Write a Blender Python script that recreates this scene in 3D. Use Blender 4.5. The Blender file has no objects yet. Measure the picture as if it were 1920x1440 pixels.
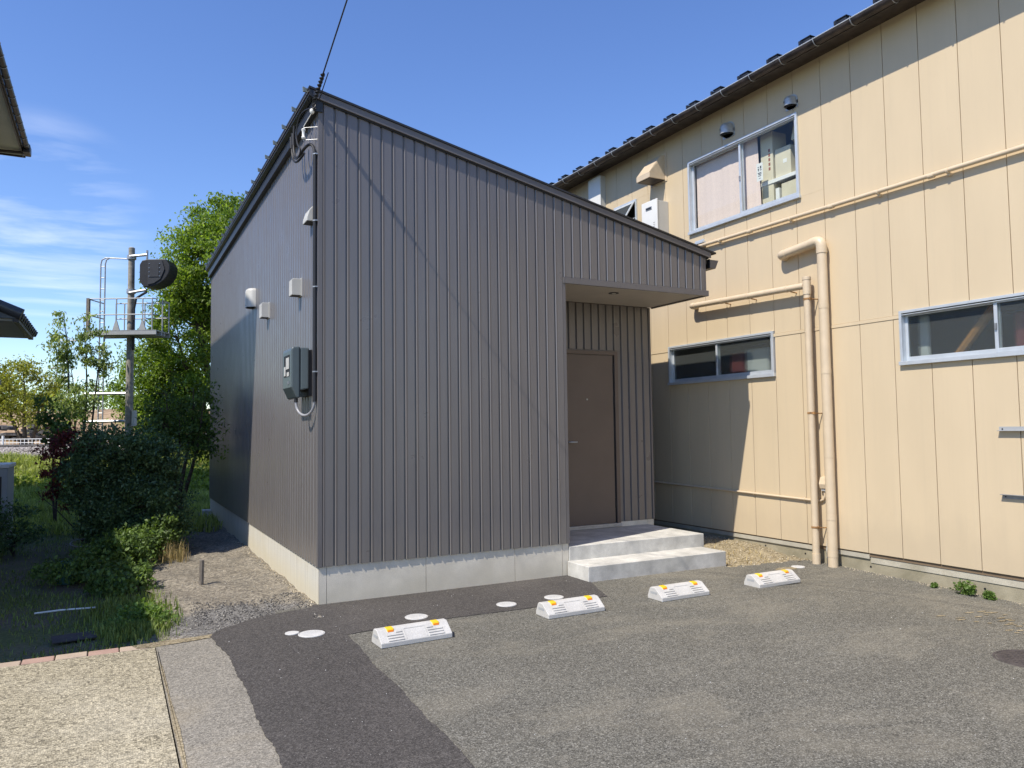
import bpy, bmesh, math, random
import numpy as np
from mathutils import Vector, Matrix

random.seed(7)
RNG = np.random.default_rng(11)
SC = bpy.context.scene
COL = SC.collection

# ------------------------------------------------------------------ camera
cam_d = bpy.data.cameras.new('camera')
cam = bpy.data.objects.new('camera', cam_d)
COL.objects.link(cam)
A = Vector((0.88492468, -0.46555154, -0.01304132))     # right
B = Vector((-0.01540666, -0.05724847, 0.99824108))     # up
F = Vector((0.46547927, 0.88316724, 0.05783317))       # forward
CP = Vector((-1.71765744, -7.11514233, 1.6))
M = Matrix(((A.x, B.x, -F.x, CP.x), (A.y, B.y, -F.y, CP.y), (A.z, B.z, -F.z, CP.z), (0, 0, 0, 1)))
cam.matrix_world = M
cam_d.sensor_width = 36.0
cam_d.lens = 1428.4766 / 1920 * 36.0
cam_d.clip_start = 0.05
cam_d.clip_end = 8000
SC.camera = cam

# ------------------------------------------------------------------ light
SUN = Vector((-1.0, -0.32, 1.45)).normalized()
el = math.asin(SUN.z)
az = math.atan2(SUN.x, SUN.y)
w = bpy.data.worlds.new('World')
SC.world = w
w.use_nodes = True
nt = w.node_tree
nt.nodes.clear()
def wn(t, **k):
    n = nt.nodes.new(t)
    for a, b in k.items():
        setattr(n, a, b)
    return n
sky = wn('ShaderNodeTexSky', sky_type='NISHITA', sun_disc=False, sun_elevation=el, sun_rotation=az,
         altitude=0, air_density=1.0, dust_density=0.0, ozone_density=4.0)
bg = wn('ShaderNodeBackground')
bg.inputs['Strength'].default_value = 0.15
out = wn('ShaderNodeOutputWorld')
# thin cirrus high over the left half of the sky
tc = wn('ShaderNodeTexCoord')
sep = wn('ShaderNodeSeparateXYZ')
nt.links.new(tc.outputs['Generated'], sep.inputs[0])
zc = wn('ShaderNodeMath', operation='MAXIMUM'); zc.inputs[1].default_value = 0.06
nt.links.new(sep.outputs['Z'], zc.inputs[0])
dx = wn('ShaderNodeMath', operation='DIVIDE'); dy = wn('ShaderNodeMath', operation='DIVIDE')
for n_, s_ in ((dx, 'X'), (dy, 'Y')):
    nt.links.new(sep.outputs[s_], n_.inputs[0]); nt.links.new(zc.outputs[0], n_.inputs[1])
comb = wn('ShaderNodeCombineXYZ')
nt.links.new(dx.outputs[0], comb.inputs['X']); nt.links.new(dy.outputs[0], comb.inputs['Y'])
mp = wn('ShaderNodeMapping')
mp.inputs['Rotation'].default_value = (0, 0, math.radians(-62))
mp.inputs['Scale'].default_value = (0.8, 1.5, 1)
mp.inputs['Location'].default_value = (0.35, 0.5, 0)
nt.links.new(comb.outputs[0], mp.inputs['Vector'])
nz = wn('ShaderNodeTexNoise')
nz.inputs['Scale'].default_value = 1.15; nz.inputs['Detail'].default_value = 7
nz.inputs['Roughness'].default_value = 0.55; nz.inputs['Distortion'].default_value = 0.5
nt.links.new(mp.outputs[0], nz.inputs['Vector'])
cr = wn('ShaderNodeValToRGB')
cr.color_ramp.elements[0].position = 0.42; cr.color_ramp.elements[0].color = (0, 0, 0, 1)
cr.color_ramp.elements[1].position = 0.8; cr.color_ramp.elements[1].color = (1, 1, 1, 1)
nt.links.new(nz.outputs['Fac'], cr.inputs[0])
# the cirrus bank lies to the north-west
dirn = wn('ShaderNodeVectorMath', operation='DOT_PRODUCT')
dirn.inputs[1].default_value = Vector((-0.075, 0.97, 0.232)).normalized()
nt.links.new(tc.outputs['Generated'], dirn.inputs[0])
mr = wn('ShaderNodeMapRange', interpolation_type='SMOOTHSTEP')
mr.inputs['From Min'].default_value = 0.9915; mr.inputs['From Max'].default_value = 0.9985
nt.links.new(dirn.outputs['Value'], mr.inputs['Value'])
mu = wn('ShaderNodeMath', operation='MULTIPLY')
nt.links.new(cr.outputs['Color'], mu.inputs[0]); nt.links.new(mr.outputs[0], mu.inputs[1])
mu2 = wn('ShaderNodeMath', operation='MULTIPLY'); mu2.inputs[1].default_value = 0.48
nt.links.new(mu.outputs[0], mu2.inputs[0])
mx = wn('ShaderNodeMix', data_type='RGBA')
nt.links.new(mu2.outputs[0], mx.inputs['Factor'])
hs = wn('ShaderNodeHueSaturation'); hs.inputs['Saturation'].default_value = 1.13; hs.inputs['Hue'].default_value = 0.512
nt.links.new(sky.outputs[0], hs.inputs['Color'])
nt.links.new(hs.outputs[0], mx.inputs['A'])
mx.inputs['B'].default_value = (7.0, 7.2, 7.6, 1)
nt.links.new(mx.outputs['Result'], bg.inputs['Color'])
nt.links.new(bg.outputs[0], out.inputs[0])

sun_d = bpy.data.lights.new('sun', 'SUN')
sun_d.energy = 4.2
sun_d.angle = math.radians(0.53)
sun_d.color = (1.0, 0.93, 0.825)
sun = bpy.data.objects.new('sun', sun_d)
COL.objects.link(sun)
sun.rotation_euler = SUN.to_track_quat('Z', 'Y').to_euler()
sun.location = (-20, -6, 25)

SC.view_settings.view_transform = 'Standard'
SC.view_settings.look = 'None'
SC.view_settings.gamma = 1
SC.view_settings.use_curve_mapping = False
SC.view_settings.exposure = 0.45
SC.render.engine = 'CYCLES'
SC.cycles.use_denoising = True
SC.cycles.max_bounces = 8
SC.cycles.transparent_max_bounces = 12
SC.cycles.caustics_reflective = False
SC.cycles.caustics_refractive = False

# ------------------------------------------------------------------ helpers
WLOC = {}
CAM_SCALE = None      # (scale, offset): scaling of a group's coordinates about the camera
def place(p):
    if CAM_SCALE is None: return Vector(p)
    return Vector(p) * CAM_SCALE[0] + CAM_SCALE[1]

class MB:
    """collects faces, builds one mesh"""
    def __init__(s):
        s.v = []; s.f = []
    def add(s, vs, fs):
        o = len(s.v); s.v += [tuple(p) for p in vs]; s.f += [tuple(i + o for i in f) for f in fs]
        return s
    def box(s, x0, x1, y0, y1, z0, z1):
        vs = [(x0, y0, z0), (x1, y0, z0), (x1, y1, z0), (x0, y1, z0), (x0, y0, z1), (x1, y0, z1), (x1, y1, z1), (x0, y1, z1)]
        return s.add(vs, [(0, 3, 2, 1), (4, 5, 6, 7), (0, 1, 5, 4), (1, 2, 6, 5), (2, 3, 7, 6), (3, 0, 4, 7)])
    def hexa(s, vs):
        return s.add(vs, [(0, 3, 2, 1), (4, 5, 6, 7), (0, 1, 5, 4), (1, 2, 6, 5), (2, 3, 7, 6), (3, 0, 4, 7)])
    def prism(s, poly, axis, a0, a1):
        n = len(poly)
        def pt(p, a):
            if axis == 'x': return (a, p[0], p[1])
            if axis == 'y': return (p[0], a, p[1])
            return (p[0], p[1], a)
        area = sum(poly[i][0] * poly[(i + 1) % n][1] - poly[(i + 1) % n][0] * poly[i][1] for i in range(n))
        flip = (area < 0) != (axis == 'y')
        vs = [pt(p, a0) for p in poly] + [pt(p, a1) for p in poly]
        fs = [tuple(range(n))[::-1], tuple(range(n, 2 * n))] + [(i, (i + 1) % n, n + (i + 1) % n, n + i) for i in range(n)]
        if flip: fs = [f[::-1] for f in fs]
        return s.add(vs, fs)
    def tube(s, pts, r, n=8):
        pts = [Vector(p) for p in pts]
        rs = r if isinstance(r, (list, tuple)) else [r] * len(pts)
        vs = []
        t0 = (pts[1] - pts[0]).normalized()
        ref = Vector((0, 0, 1)) if abs(t0.z) < 0.9 else Vector((1, 0, 0))
        u = t0.cross(ref).normalized()
        for i, p in enumerate(pts):
            a = pts[max(i - 1, 0)]; b = pts[min(i + 1, len(pts) - 1)]
            t = (b - a)
            t = t.normalized() if t.length > 1e-9 else t0
            u = (u - t * u.dot(t))
            u = u.normalized() if u.length > 1e-6 else t.orthogonal().normalized()
            v = t.cross(u)
            for k in range(n):
                an = 2 * math.pi * k / n
                vs.append(p + (u * math.cos(an) + v * math.sin(an)) * rs[i])
        fs = []
        for i in range(len(pts) - 1):
            for k in range(n):
                k2 = (k + 1) % n
                fs.append((i * n + k, i * n + k2, (i + 1) * n + k2, (i + 1) * n + k))
        fs.append(tuple(range(n))[::-1]); L = (len(pts) - 1) * n
        fs.append(tuple(range(L, L + n)))
        return s.add(vs, fs)
    def lathe(s, prof, c, n=24, axis='z'):
        vs = []
        for (r, h) in prof:
            for k in range(n):
                an = 2 * math.pi * k / n
                a, b = r * math.cos(an), r * math.sin(an)
                if axis == 'z': p = (c[0] + a, c[1] + b, c[2] + h)
                elif axis == 'x': p = (c[0] + h, c[1] + a, c[2] + b)
                else: p = (c[0] - a, c[1] + h, c[2] + b)
                vs.append(p)
        fs = []
        for i in range(len(prof) - 1):
            for k in range(n):
                k2 = (k + 1) % n
                fs.append((i * n + k, i * n + k2, (i + 1) * n + k2, (i + 1) * n + k))
        fs.append(tuple(range(n))[::-1]); L = (len(prof) - 1) * n
        fs.append(tuple(range(L, L + n)))
        return s.add(vs, fs)

def props(o, label=None, cat=None, group=None, kind=None):
    if label: o['label'] = label
    if cat: o['category'] = cat
    if group: o['group'] = group
    if kind: o['kind'] = kind
    return o

def empty(name, loc, label=None, cat=None, group=None):
    o = bpy.data.objects.new(name, None)
    o.empty_display_size = 0.2
    loc = place(loc)
    COL.objects.link(o); o.location = loc
    WLOC[o] = Vector(loc)
    return props(o, label, cat, group)

def link_mesh(name, me, mat, parent=None, loc=None):
    o = bpy.data.objects.new(name, me)
    COL.objects.link(o)
    if mat is not None:
        me.materials.clear()
        for m_ in (mat if isinstance(mat, (list, tuple)) else [mat]):
            me.materials.append(m_)
    if parent is not None: o.parent = parent
    if loc is not None: o.location = loc
    return o

def obj(name, mb, mat, parent=None, smooth=False, bevel=0.0, segs=2, origin=None):
    """vertices in world metres; the mesh is stored relative to its parent (or to origin)"""
    off = WLOC[parent] if parent is not None else place(origin or (0, 0, 0))
    me = bpy.data.meshes.new(name)
    me.from_pydata([tuple(place(p) - off) for p in mb.v], [], mb.f)
    me.update()
    o = link_mesh(name, me, mat, parent)
    if parent is None: o.location = off
    WLOC[o] = off
    if smooth:
        me.polygons.foreach_set('use_smooth', [True] * len(me.polygons))
        try: me.set_sharp_from_angle(angle=math.radians(40))
        except Exception: pass
    if bevel:
        b = o.modifiers.new('bevel', 'BEVEL'); b.width = bevel; b.segments = segs; b.limit_method = 'ANGLE'
    return o

def copy_tree(o, parent=None):
    c = o.copy(); COL.objects.link(c)
    if parent is not None: c.parent = parent
    for ch in list(o.children): copy_tree(ch, c)
    return c

def npmesh(name, verts, faces, mat, parent=None, k=4, smooth=False):
    """fast mesh from arrays; every face has k corners"""
    off = WLOC[parent] if parent is not None else Vector((0, 0, 0))
    verts = np.asarray(verts, dtype=np.float32) - np.array(off, dtype=np.float32)
    faces = np.asarray(faces, dtype=np.int32)
    me = bpy.data.meshes.new(name)
    me.vertices.add(len(verts)); me.vertices.foreach_set('co', verts.ravel())
    me.loops.add(faces.size); me.loops.foreach_set('vertex_index', faces.ravel())
    me.polygons.add(len(faces))
    me.polygons.foreach_set('loop_start', np.arange(0, faces.size, k, dtype=np.int32))
    me.update(calc_edges=True); me.validate()
    if smooth: me.polygons.foreach_set('use_smooth', np.ones(len(faces), dtype=bool))
    o = link_mesh(name, me, mat, parent)
    WLOC[o] = off
    return o

# ------------------------------------------------------------------ materials
def new_mat(name):
    m = bpy.data.materials.new(name); m.use_nodes = True
    t = m.node_tree; t.nodes.clear()
    o = t.nodes.new('ShaderNodeOutputMaterial'); p = t.nodes.new('ShaderNodeBsdfPrincipled')
    t.links.new(p.outputs[0], o.inputs[0])
    return m, t, p, o

def coords(t, scale=(1, 1, 1)):
    c = t.nodes.new('ShaderNodeTexCoord'); mpn = t.nodes.new('ShaderNodeMapping')
    mpn.inputs['Scale'].default_value = scale
    t.links.new(c.outputs['Object'], mpn.inputs['Vector'])
    return mpn.outputs[0]

def noise(t, vec, scale, detail=4, rough=0.55, dist=0.0):
    n = t.nodes.new('ShaderNodeTexNoise')
    n.inputs['Scale'].default_value = scale; n.inputs['Detail'].default_value = detail
    n.inputs['Roughness'].default_value = rough; n.inputs['Distortion'].default_value = dist
    t.links.new(vec, n.inputs['Vector'])
    return n.outputs['Fac']

def voro(t, vec, scale, out='Color'):
    n = t.nodes.new('ShaderNodeTexVoronoi'); n.inputs['Scale'].default_value = scale
    t.links.new(vec, n.inputs['Vector'])
    return n.outputs[out]

def ramp(t, fac, stops, interp='LINEAR'):
    n = t.nodes.new('ShaderNodeValToRGB'); e = n.color_ramp.elements
    n.color_ramp.interpolation = interp
    while len(e) < len(stops): e.new(0.5)
    for i, (p, c) in enumerate(stops):
        e[i].position = p; e[i].color = (*c, 1) if len(c) == 3 else c
    t.links.new(fac, n.inputs[0])
    return n.outputs[0]

def mix(t, fac, a, b, mode='MIX'):
    n = t.nodes.new('ShaderNodeMix'); n.data_type = 'RGBA'; n.blend_type = mode
    for s_, v in (('Factor', fac), ('A', a), ('B', b)):
        if isinstance(v, (int, float)): n.inputs[s_].default_value = v
        elif isinstance(v, tuple): n.inputs[s_].default_value = (*v, 1)
        else: t.links.new(v, n.inputs[s_])
    return n.outputs['Result']

def math_(t, op, a, b=None):
    n = t.nodes.new('ShaderNodeMath'); n.operation = op
    for i, v in enumerate((a, b)):
        if v is None: continue
        if isinstance(v, (int, float)): n.inputs[i].default_value = v
        else: t.links.new(v, n.inputs[i])
    return n.outputs[0]

def bump(t, p, height, strength=0.3, dist=0.01):
    n = t.nodes.new('ShaderNodeBump'); n.inputs['Strength'].default_value = strength; n.inputs['Distance'].default_value = dist
    t.links.new(height, n.inputs['Height']); t.links.new(n.outputs[0], p.inputs['Normal'])

def paint(name, col, rough=0.5, var=0.08, scale=3.0, metallic=0.0, bstr=0.0, bscale=40, spec=0.5, streak=False):
    m, t, p, o = new_mat(name)
    v = coords(t, (6, 6, 0.6) if streak else (1, 1, 1))
    n1 = noise(t, v, scale, 5)
    d = tuple(c * (1 - var * 1.6) for c in col); l = tuple(min(1, c * (1 + var)) for c in col)
    c1 = ramp(t, n1, [(0.3, d), (0.7, l)])
    t.links.new(c1, p.inputs['Base Color'])
    p.inputs['Roughness'].default_value = rough; p.inputs['Metallic'].default_value = metallic
    p.inputs['Specular IOR Level'].default_value = spec
    if bstr: bump(t, p, noise(t, coords(t), bscale, 3), bstr, 0.004)
    return m

# painted steel siding: almost black-brown grey, semi gloss, with faint oil-canning
def cladding_mat():
    m, t, p, o = new_mat('siding_paint')
    v = coords(t)
    n1 = noise(t, coords(t, (5, 5, 0.5)), 2.0, 4)
    c = ramp(t, n1, [(0.3, (0.138, 0.128, 0.126)), (0.7, (0.156, 0.145, 0.142))])
    sp = ramp(t, noise(t, coords(t, (9, 9, 9)), 9, 2), [(0.745, (0, 0, 0)), (0.77, (1, 1, 1))])
    c = mix(t, math_(t, 'MULTIPLY', sp, 0.07), c, (0.25, 0.24, 0.22))
    sx = t.nodes.new('ShaderNodeSeparateXYZ'); t.links.new(v, sx.inputs[0])      # splash dirt above the footing
    hz_ = math_(t, 'ADD', sx.outputs['Z'], math_(t, 'MULTIPLY', noise(t, coords(t, (6, 6, 2)), 3, 5), -0.5))
    c = mix(t, math_(t, 'MULTIPLY', ramp(t, hz_, [(0.12, (1,) * 3), (0.45, (0,) * 3)]), 0.22), c, (0.27, 0.235, 0.18))
    stk = ramp(t, noise(t, coords(t, (14, 14, 0.35)), 1.5, 4, 0.6), [(0.55, (0,) * 3), (0.8, (1,) * 3)])
    c = mix(t, math_(t, 'MULTIPLY', stk, 0.12), c, (0.25, 0.235, 0.22))
    t.links.new(c, p.inputs['Base Color'])
    r = ramp(t, noise(t, v, 3.5, 5), [(0.3, (0.27,) * 3), (0.75, (0.36,) * 3)])
    t.links.new(r, p.inputs['Roughness'])
    p.inputs['Specular IOR Level'].default_value = 0.75
    bump(t, p, noise(t, coords(t, (3, 3, 0.8)), 2.2, 2), 0.09, 0.02)
    return m
M_SIDING = cladding_mat()
M_SIDING_DARK = paint('siding_gap', (0.05, 0.047, 0.045), 0.6)
M_TRIM = paint('trim_paint', (0.14, 0.13, 0.128), 0.34, 0.05)
M_ROOFDK = paint('roof_black', (0.022, 0.022, 0.024), 0.42, 0.1)
M_BLACK = paint('black_rubber', (0.018, 0.018, 0.02), 0.5, 0.1)
M_DOOR = paint('door_paint', (0.125, 0.096, 0.080), 0.42, 0.05)
M_SOFFIT = paint('soffit_board', (0.42, 0.385, 0.345), 0.7, 0.05)
M_STEEL = paint('galvanised_steel', (0.40, 0.41, 0.42), 0.45, 0.15, 14, metallic=0.6)
M_STAIN = paint('stainless_steel', (0.5, 0.495, 0.47), 0.35, 0.1, 20, metallic=0.35)
M_ALU = paint('anodised_aluminium', (0.62, 0.66, 0.69), 0.38, 0.05, 9, metallic=0.35)
M_WHITE = paint('white_enamel', (0.8, 0.79, 0.74), 0.4, 0.04)
M_PALE = paint('pale_plastic', (0.55, 0.54, 0.5), 0.45, 0.05)
M_RUST = paint('rusty_iron', (0.36, 0.19, 0.07), 0.8, 0.4, 30)
M_YEL = paint('yellow_reflector', (0.88, 0.62, 0.03), 0.25, 0.04)
M_ORA = paint('orange_reflector', (0.75, 0.22, 0.01), 0.25, 0.04)
M_METERBOX = paint('meter_box_grey', (0.085, 0.105, 0.108), 0.3, 0.06)
M_CAP = paint('seam_cap_metal', (0.2, 0.235, 0.225), 0.5)
M_WOODOLD = paint('weathered_wood', (0.22, 0.19, 0.155), 0.9, 0.35, 25, streak=True, bstr=0.3)
M_STUCCO = paint('neighbour_stucco', (0.55, 0.52, 0.46), 0.9, 0.06, 6)
M_SOFFIT2 = paint('neighbour_soffit', (0.5, 0.48, 0.4), 0.85, 0.06)
M_TILE = paint('glazed_roof_tile', (0.07, 0.068, 0.066), 0.35, 0.25, 8)
M_GUT2 = paint('old_copper_gutter', (0.06, 0.045, 0.038), 0.5, 0.4, 9)
M_POLE = paint('mast_concrete', (0.30, 0.275, 0.225), 0.9, 0.25, 8, bstr=0.2)
M_SIGNAL = paint('signal_black', (0.015, 0.016, 0.019), 0.55, 0.15)
M_ACGREY = paint('condenser_grey', (0.38, 0.39, 0.39), 0.5, 0.06)
M_BARK = paint('bark', (0.11, 0.085, 0.06), 0.95, 0.4, 18, bstr=0.6, bscale=60)
M_BARKD = paint('dark_bark', (0.075, 0.062, 0.05), 0.95, 0.35, 18, bstr=0.6, bscale=60)
M_PLATE = paint('old_brown_plate', (0.06, 0.05, 0.048), 0.7, 0.25, 12)
M_CURTAIN = paint('pink_curtain', (0.80, 0.64, 0.57), 0.9, 0.05, 60)
M_CARD = paint('cardboard', (0.66, 0.60, 0.45), 0.9, 0.08)
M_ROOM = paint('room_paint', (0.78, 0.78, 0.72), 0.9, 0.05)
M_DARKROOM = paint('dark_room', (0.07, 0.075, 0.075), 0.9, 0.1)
M_REDOBJ = paint('red_cloth', (0.22, 0.05, 0.045), 0.8, 0.1)
M_WHITEOBJ = paint('white_sheet', (0.75, 0.74, 0.7), 0.85, 0.05)
M_PLANK = paint('orange_plank', (0.5, 0.23, 0.06), 0.7, 0.15, 20)
M_INK = paint('print_black', (0.03, 0.03, 0.035), 0.7)
M_INKR = paint('print_brown', (0.3, 0.1, 0.06), 0.7)
M_SLATE = paint('dark_slab_stone', (0.09, 0.085, 0.08), 0.9, 0.4, 10, bstr=0.4)
M_BUCKET = paint('green_bucket', (0.05, 0.13, 0.11), 0.5, 0.1)

def beige_mat(name, col=(0.635, 0.512, 0.338)):
    m, t, p, o = new_mat(name)
    v = coords(t)
    c = ramp(t, noise(t, coords(t, (1.5, 1.5, 0.5)), 1.6, 5), [(0.3, tuple(k * 0.955 for k in col)), (0.7, tuple(k * 1.02 for k in col))])
    rs = ramp(t, noise(t, coords(t, (9, 9, 0.3)), 1.6, 5, 0.62), [(0.52, (0,) * 3), (0.8, (1,) * 3)])      # rain streaks
    c = mix(t, math_(t, 'MULTIPLY', rs, 0.16), c, (0.46, 0.38, 0.27))
    sx = t.nodes.new('ShaderNodeSeparateXYZ'); t.links.new(v, sx.inputs[0])                               # grime near the ground
    hz_ = math_(t, 'ADD', sx.outputs['Z'], math_(t, 'MULTIPLY', noise(t, coords(t, (2, 2, 1)), 2, 5), -0.7))
    c = mix(t, math_(t, 'MULTIPLY', ramp(t, hz_, [(0.0, (1,) * 3), (0.35, (0,) * 3)]), 0.3), c, (0.44, 0.36, 0.25))
    # scuffs and a few rusty specks
    sc_ = ramp(t, noise(t, coords(t, (4, 4, 2)), 5, 6, 0.7), [(0.68, (0, 0, 0)), (0.75, (1, 1, 1))])
    c = mix(t, math_(t, 'MULTIPLY', sc_, 0.14), c, (0.42, 0.36, 0.27))
    sp = ramp(t, noise(t, coords(t, (7, 7, 7)), 8, 1), [(0.775, (0, 0, 0)), (0.79, (1, 1, 1))])
    c = mix(t, math_(t, 'MULTIPLY', sp, 0.25), c, (0.4, 0.25, 0.12))
    t.links.new(c, p.inputs['Base Color'])
    p.inputs['Roughness'].default_value = 0.5
    p.inputs['Specular IOR Level'].default_value = 0.35
    bump(t, p, noise(t, coords(t, (1, 1, 0.5)), 3.0, 2), 0.04, 0.02)
    return m
M_BEIGE = beige_mat('beige_siding')
M_BEIGE_GAP = paint('beige_joint', (0.20, 0.14, 0.085), 0.9)
M_BEIGE_PIPE = paint('beige_pipe', (0.635, 0.51, 0.35), 0.4, 0.05, 7)

def concrete(name, col, dirt=(0.3, 0.26, 0.18), streaks=False, rough=0.9, spots=0.25, ground_dirt=0.0, var=1.0):
    m, t, p, o = new_mat(name)
    v = coords(t)
    a = noise(t, coords(t, (7, 7, 0.35)) if streaks else v, 2.2 if streaks else 4.5, 6, 0.6)
    c = ramp(t, a, [(0.28, tuple(k * (1 - 0.18 * var) for k in col)), (0.72, tuple(min(1, k * (1 + 0.1 * var)) for k in col))])
    b = ramp(t, noise(t, v, 1.7, 6, 0.65, 0.4), [(0.48, (0, 0, 0)), (0.78, (1, 1, 1))])
    c = mix(t, math_(t, 'MULTIPLY', b, spots), c, dirt)
    f = ramp(t, noise(t, v, 160, 2), [(0.35, (0.86,) * 3), (0.6, (1.06,) * 3)])
    c = mix(t, 1.0, c, f, 'MULTIPLY')
    pits = ramp(t, voro(t, v, 26, 'Distance'), [(0.045, (0.5,) * 3), (0.07, (1,) * 3)])
    c = mix(t, 0.5, c, mix(t, 1.0, c, pits, 'MULTIPLY'))
    if ground_dirt:
        s = t.nodes.new('ShaderNodeSeparateXYZ'); t.links.new(v, s.inputs[0])
        h = math_(t, 'ADD', s.outputs['Z'], math_(t, 'MULTIPLY', noise(t, coords(t, (3, 3, 1)), 2.5, 4), -0.12))
        g = ramp(t, h, [(0.0, (1,) * 3), (0.16, (0,) * 3)])
        c = mix(t, math_(t, 'MULTIPLY', g, ground_dirt), c, dirt)
    t.links.new(c, p.inputs['Base Color']); p.inputs['Roughness'].default_value = rough
    p.inputs['Specular IOR Level'].default_value = 0.3
    bump(t, p, noise(t, v, 70, 5), 0.25, 0.004)
    return m
M_FOUND = concrete('foundation_concrete', (0.62, 0.60, 0.53), (0.58, 0.51, 0.34), streaks=True, spots=0.3, ground_dirt=0.45)
M_FOUNDP = concrete('foundation_panel', (0.72, 0.665, 0.55), (0.56, 0.50, 0.37), spots=0.45, ground_dirt=0.5)
M_STEP = concrete('step_concrete', (0.60, 0.585, 0.535), (0.36, 0.35, 0.31), spots=0.8, var=1.9)
M_OLDFOUND = concrete('old_foundation', (0.36, 0.32, 0.225), (0.13, 0.12, 0.07), spots=0.85)
M_STOP = concrete('stop_plastic', (0.575, 0.56, 0.525), (0.40, 0.375, 0.32), spots=0.4, rough=0.6)
M_COVER = concrete('cover_plastic', (0.62, 0.61, 0.58), (0.36, 0.34, 0.29), spots=0.6, rough=0.6)
M_KERBP = concrete('pink_brick', (0.41, 0.265, 0.21), (0.45, 0.36, 0.25), spots=0.4)
M_KERBG = concrete('buff_brick', (0.46, 0.36, 0.27), (0.5, 0.43, 0.3), spots=0.5)

def aggregate(name, cols, scale, dust, dust_amt, patch_scale=0.8, tint=None, bstr=0.5, rough=0.9, chips=0.0, macro=0.14, spots=0.0):
    """asphalt and washed concrete: stones of a few millimetres in a binder"""
    m, t, p, o = new_mat(name)
    v = coords(t)
    cell = voro(t, v, scale)
    s = t.nodes.new('ShaderNodeSeparateColor'); t.links.new(cell, s.inputs[0])
    c = ramp(t, s.outputs[0], cols, 'LINEAR')
    cell2 = voro(t, v, scale * 0.42)
    s2 = t.nodes.new('ShaderNodeSeparateColor'); t.links.new(cell2, s2.inputs[0])
    c2 = ramp(t, s2.outputs[1], cols, 'LINEAR')
    c = mix(t, 0.22, c, c2)
    big = ramp(t, noise(t, v, patch_scale, 6, 0.62, 0.3), [(0.25, (1 - macro,) * 3), (0.75, (1 + macro,) * 3)])
    c = mix(t, 1.0, c, big, 'MULTIPLY')
    if dust_amt:
        d = ramp(t, noise(t, coords(t, (0.8, 1.3, 1)), 0.9, 8, 0.68, 0.5), [(0.5, (0, 0, 0)), (0.72, (1, 1, 1))])
        c = mix(t, math_(t, 'MULTIPLY', d, dust_amt), c, dust)
    if spots:
        sp = ramp(t, noise(t, coords(t, (1, 1, 1)), 2.3, 3, 0.45), [(0.66, (0,) * 3), (0.74, (1,) * 3)])
        c = mix(t, math_(t, 'MULTIPLY', sp, spots), c, (0.07, 0.066, 0.06))
        sw_ = ramp(t, noise(t, coords(t, (0.5, 2.2, 1)), 1.6, 7, 0.7, 1.2), [(0.55, (0,) * 3), (0.68, (1,) * 3)])
        c = mix(t, math_(t, 'MULTIPLY', sw_, spots), c, dust)
    if chips:
        ch = ramp(t, voro(t, v, scale * 0.16, 'Distance'), [(0.045, (1,) * 3), (0.065, (0,) * 3)])
        sel = ramp(t, noise(t, v, 5, 2), [(0.5, (0,) * 3), (0.56, (1,) * 3)])
        c = mix(t, math_(t, 'MULTIPLY', math_(t, 'MULTIPLY', ch, sel), chips), c, (0.6, 0.58, 0.53))
    t.links.new(c, p.inputs['Base Color']); p.inputs['Roughness'].default_value = rough
    p.inputs['Specular IOR Level'].default_value = 0.25
    h = voro(t, v, scale, 'Distance')
    hh = math_(t, 'ADD', h, math_(t, 'MULTIPLY', noise(t, v, scale * 0.5, 3), 1.2))
    bump(t, p, hh, bstr, 0.006)
    return m
M_OLDASPH = aggregate('old_asphalt', [(0.0, (0.045, 0.043, 0.036)), (0.45, (0.122, 0.116, 0.096)), (0.8, (0.185, 0.176, 0.145)), (1.0, (0.34, 0.325, 0.28))], 160,
                      (0.34, 0.305, 0.23), 0.36, bstr=0.5, chips=0.7, macro=0.12, spots=0.16)
M_NEWASPH = aggregate('new_asphalt', [(0.0, (0.035, 0.032, 0.029)), (0.6, (0.078, 0.071, 0.065)), (1.0, (0.15, 0.138, 0.125))], 150,
                      (0.2, 0.18, 0.16), 0.15, bstr=0.5, chips=0.9)
M_MIDASPH = aggregate('grey_strip', [(0.0, (0.12, 0.11, 0.09)), (0.5, (0.23, 0.212, 0.175)), (1.0, (0.40, 0.365, 0.30))], 140,
                      (0.36, 0.3, 0.2), 0.4, bstr=0.4)
M_APRON = aggregate('washed_concrete', [(0.0, (0.11, 0.095, 0.065)), (0.4, (0.29, 0.255, 0.175)), (1.0, (0.60, 0.53, 0.37))], 92,
                    (0.5, 0.46, 0.36), 0.35, bstr=0.8)
M_SAND = aggregate('sandy_soil', [(0.0, (0.10, 0.08, 0.045)), (0.5, (0.27, 0.22, 0.135)), (1.0, (0.47, 0.40, 0.27))], 90, (0.30, 0.25, 0.16), 0.6, macro=0.35)
M_PATH = aggregate('dirt_path', [(0.0, (0.09, 0.08, 0.065)), (0.5, (0.21, 0.185, 0.145)), (1.0, (0.36, 0.32, 0.25))], 55,
                   (0.13, 0.125, 0.11), 0.7, patch_scale=1.6, bstr=0.9, macro=0.25)
M_GRAVEL = aggregate('ballast_stone', [(0.0, (0.16, 0.145, 0.135)), (0.5, (0.33, 0.30, 0.28)), (1.0, (0.5, 0.46, 0.43))], 9, (0.3, 0.27, 0.22), 0.3, bstr=1.0)
M_BANK = aggregate('bare_field', [(0.0, (0.2, 0.13, 0.07)), (0.5, (0.34, 0.23, 0.13)), (1.0, (0.44, 0.32, 0.2))], 4, (0.17, 0.2, 0.06), 0.5, patch_scale=0.25)

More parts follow.
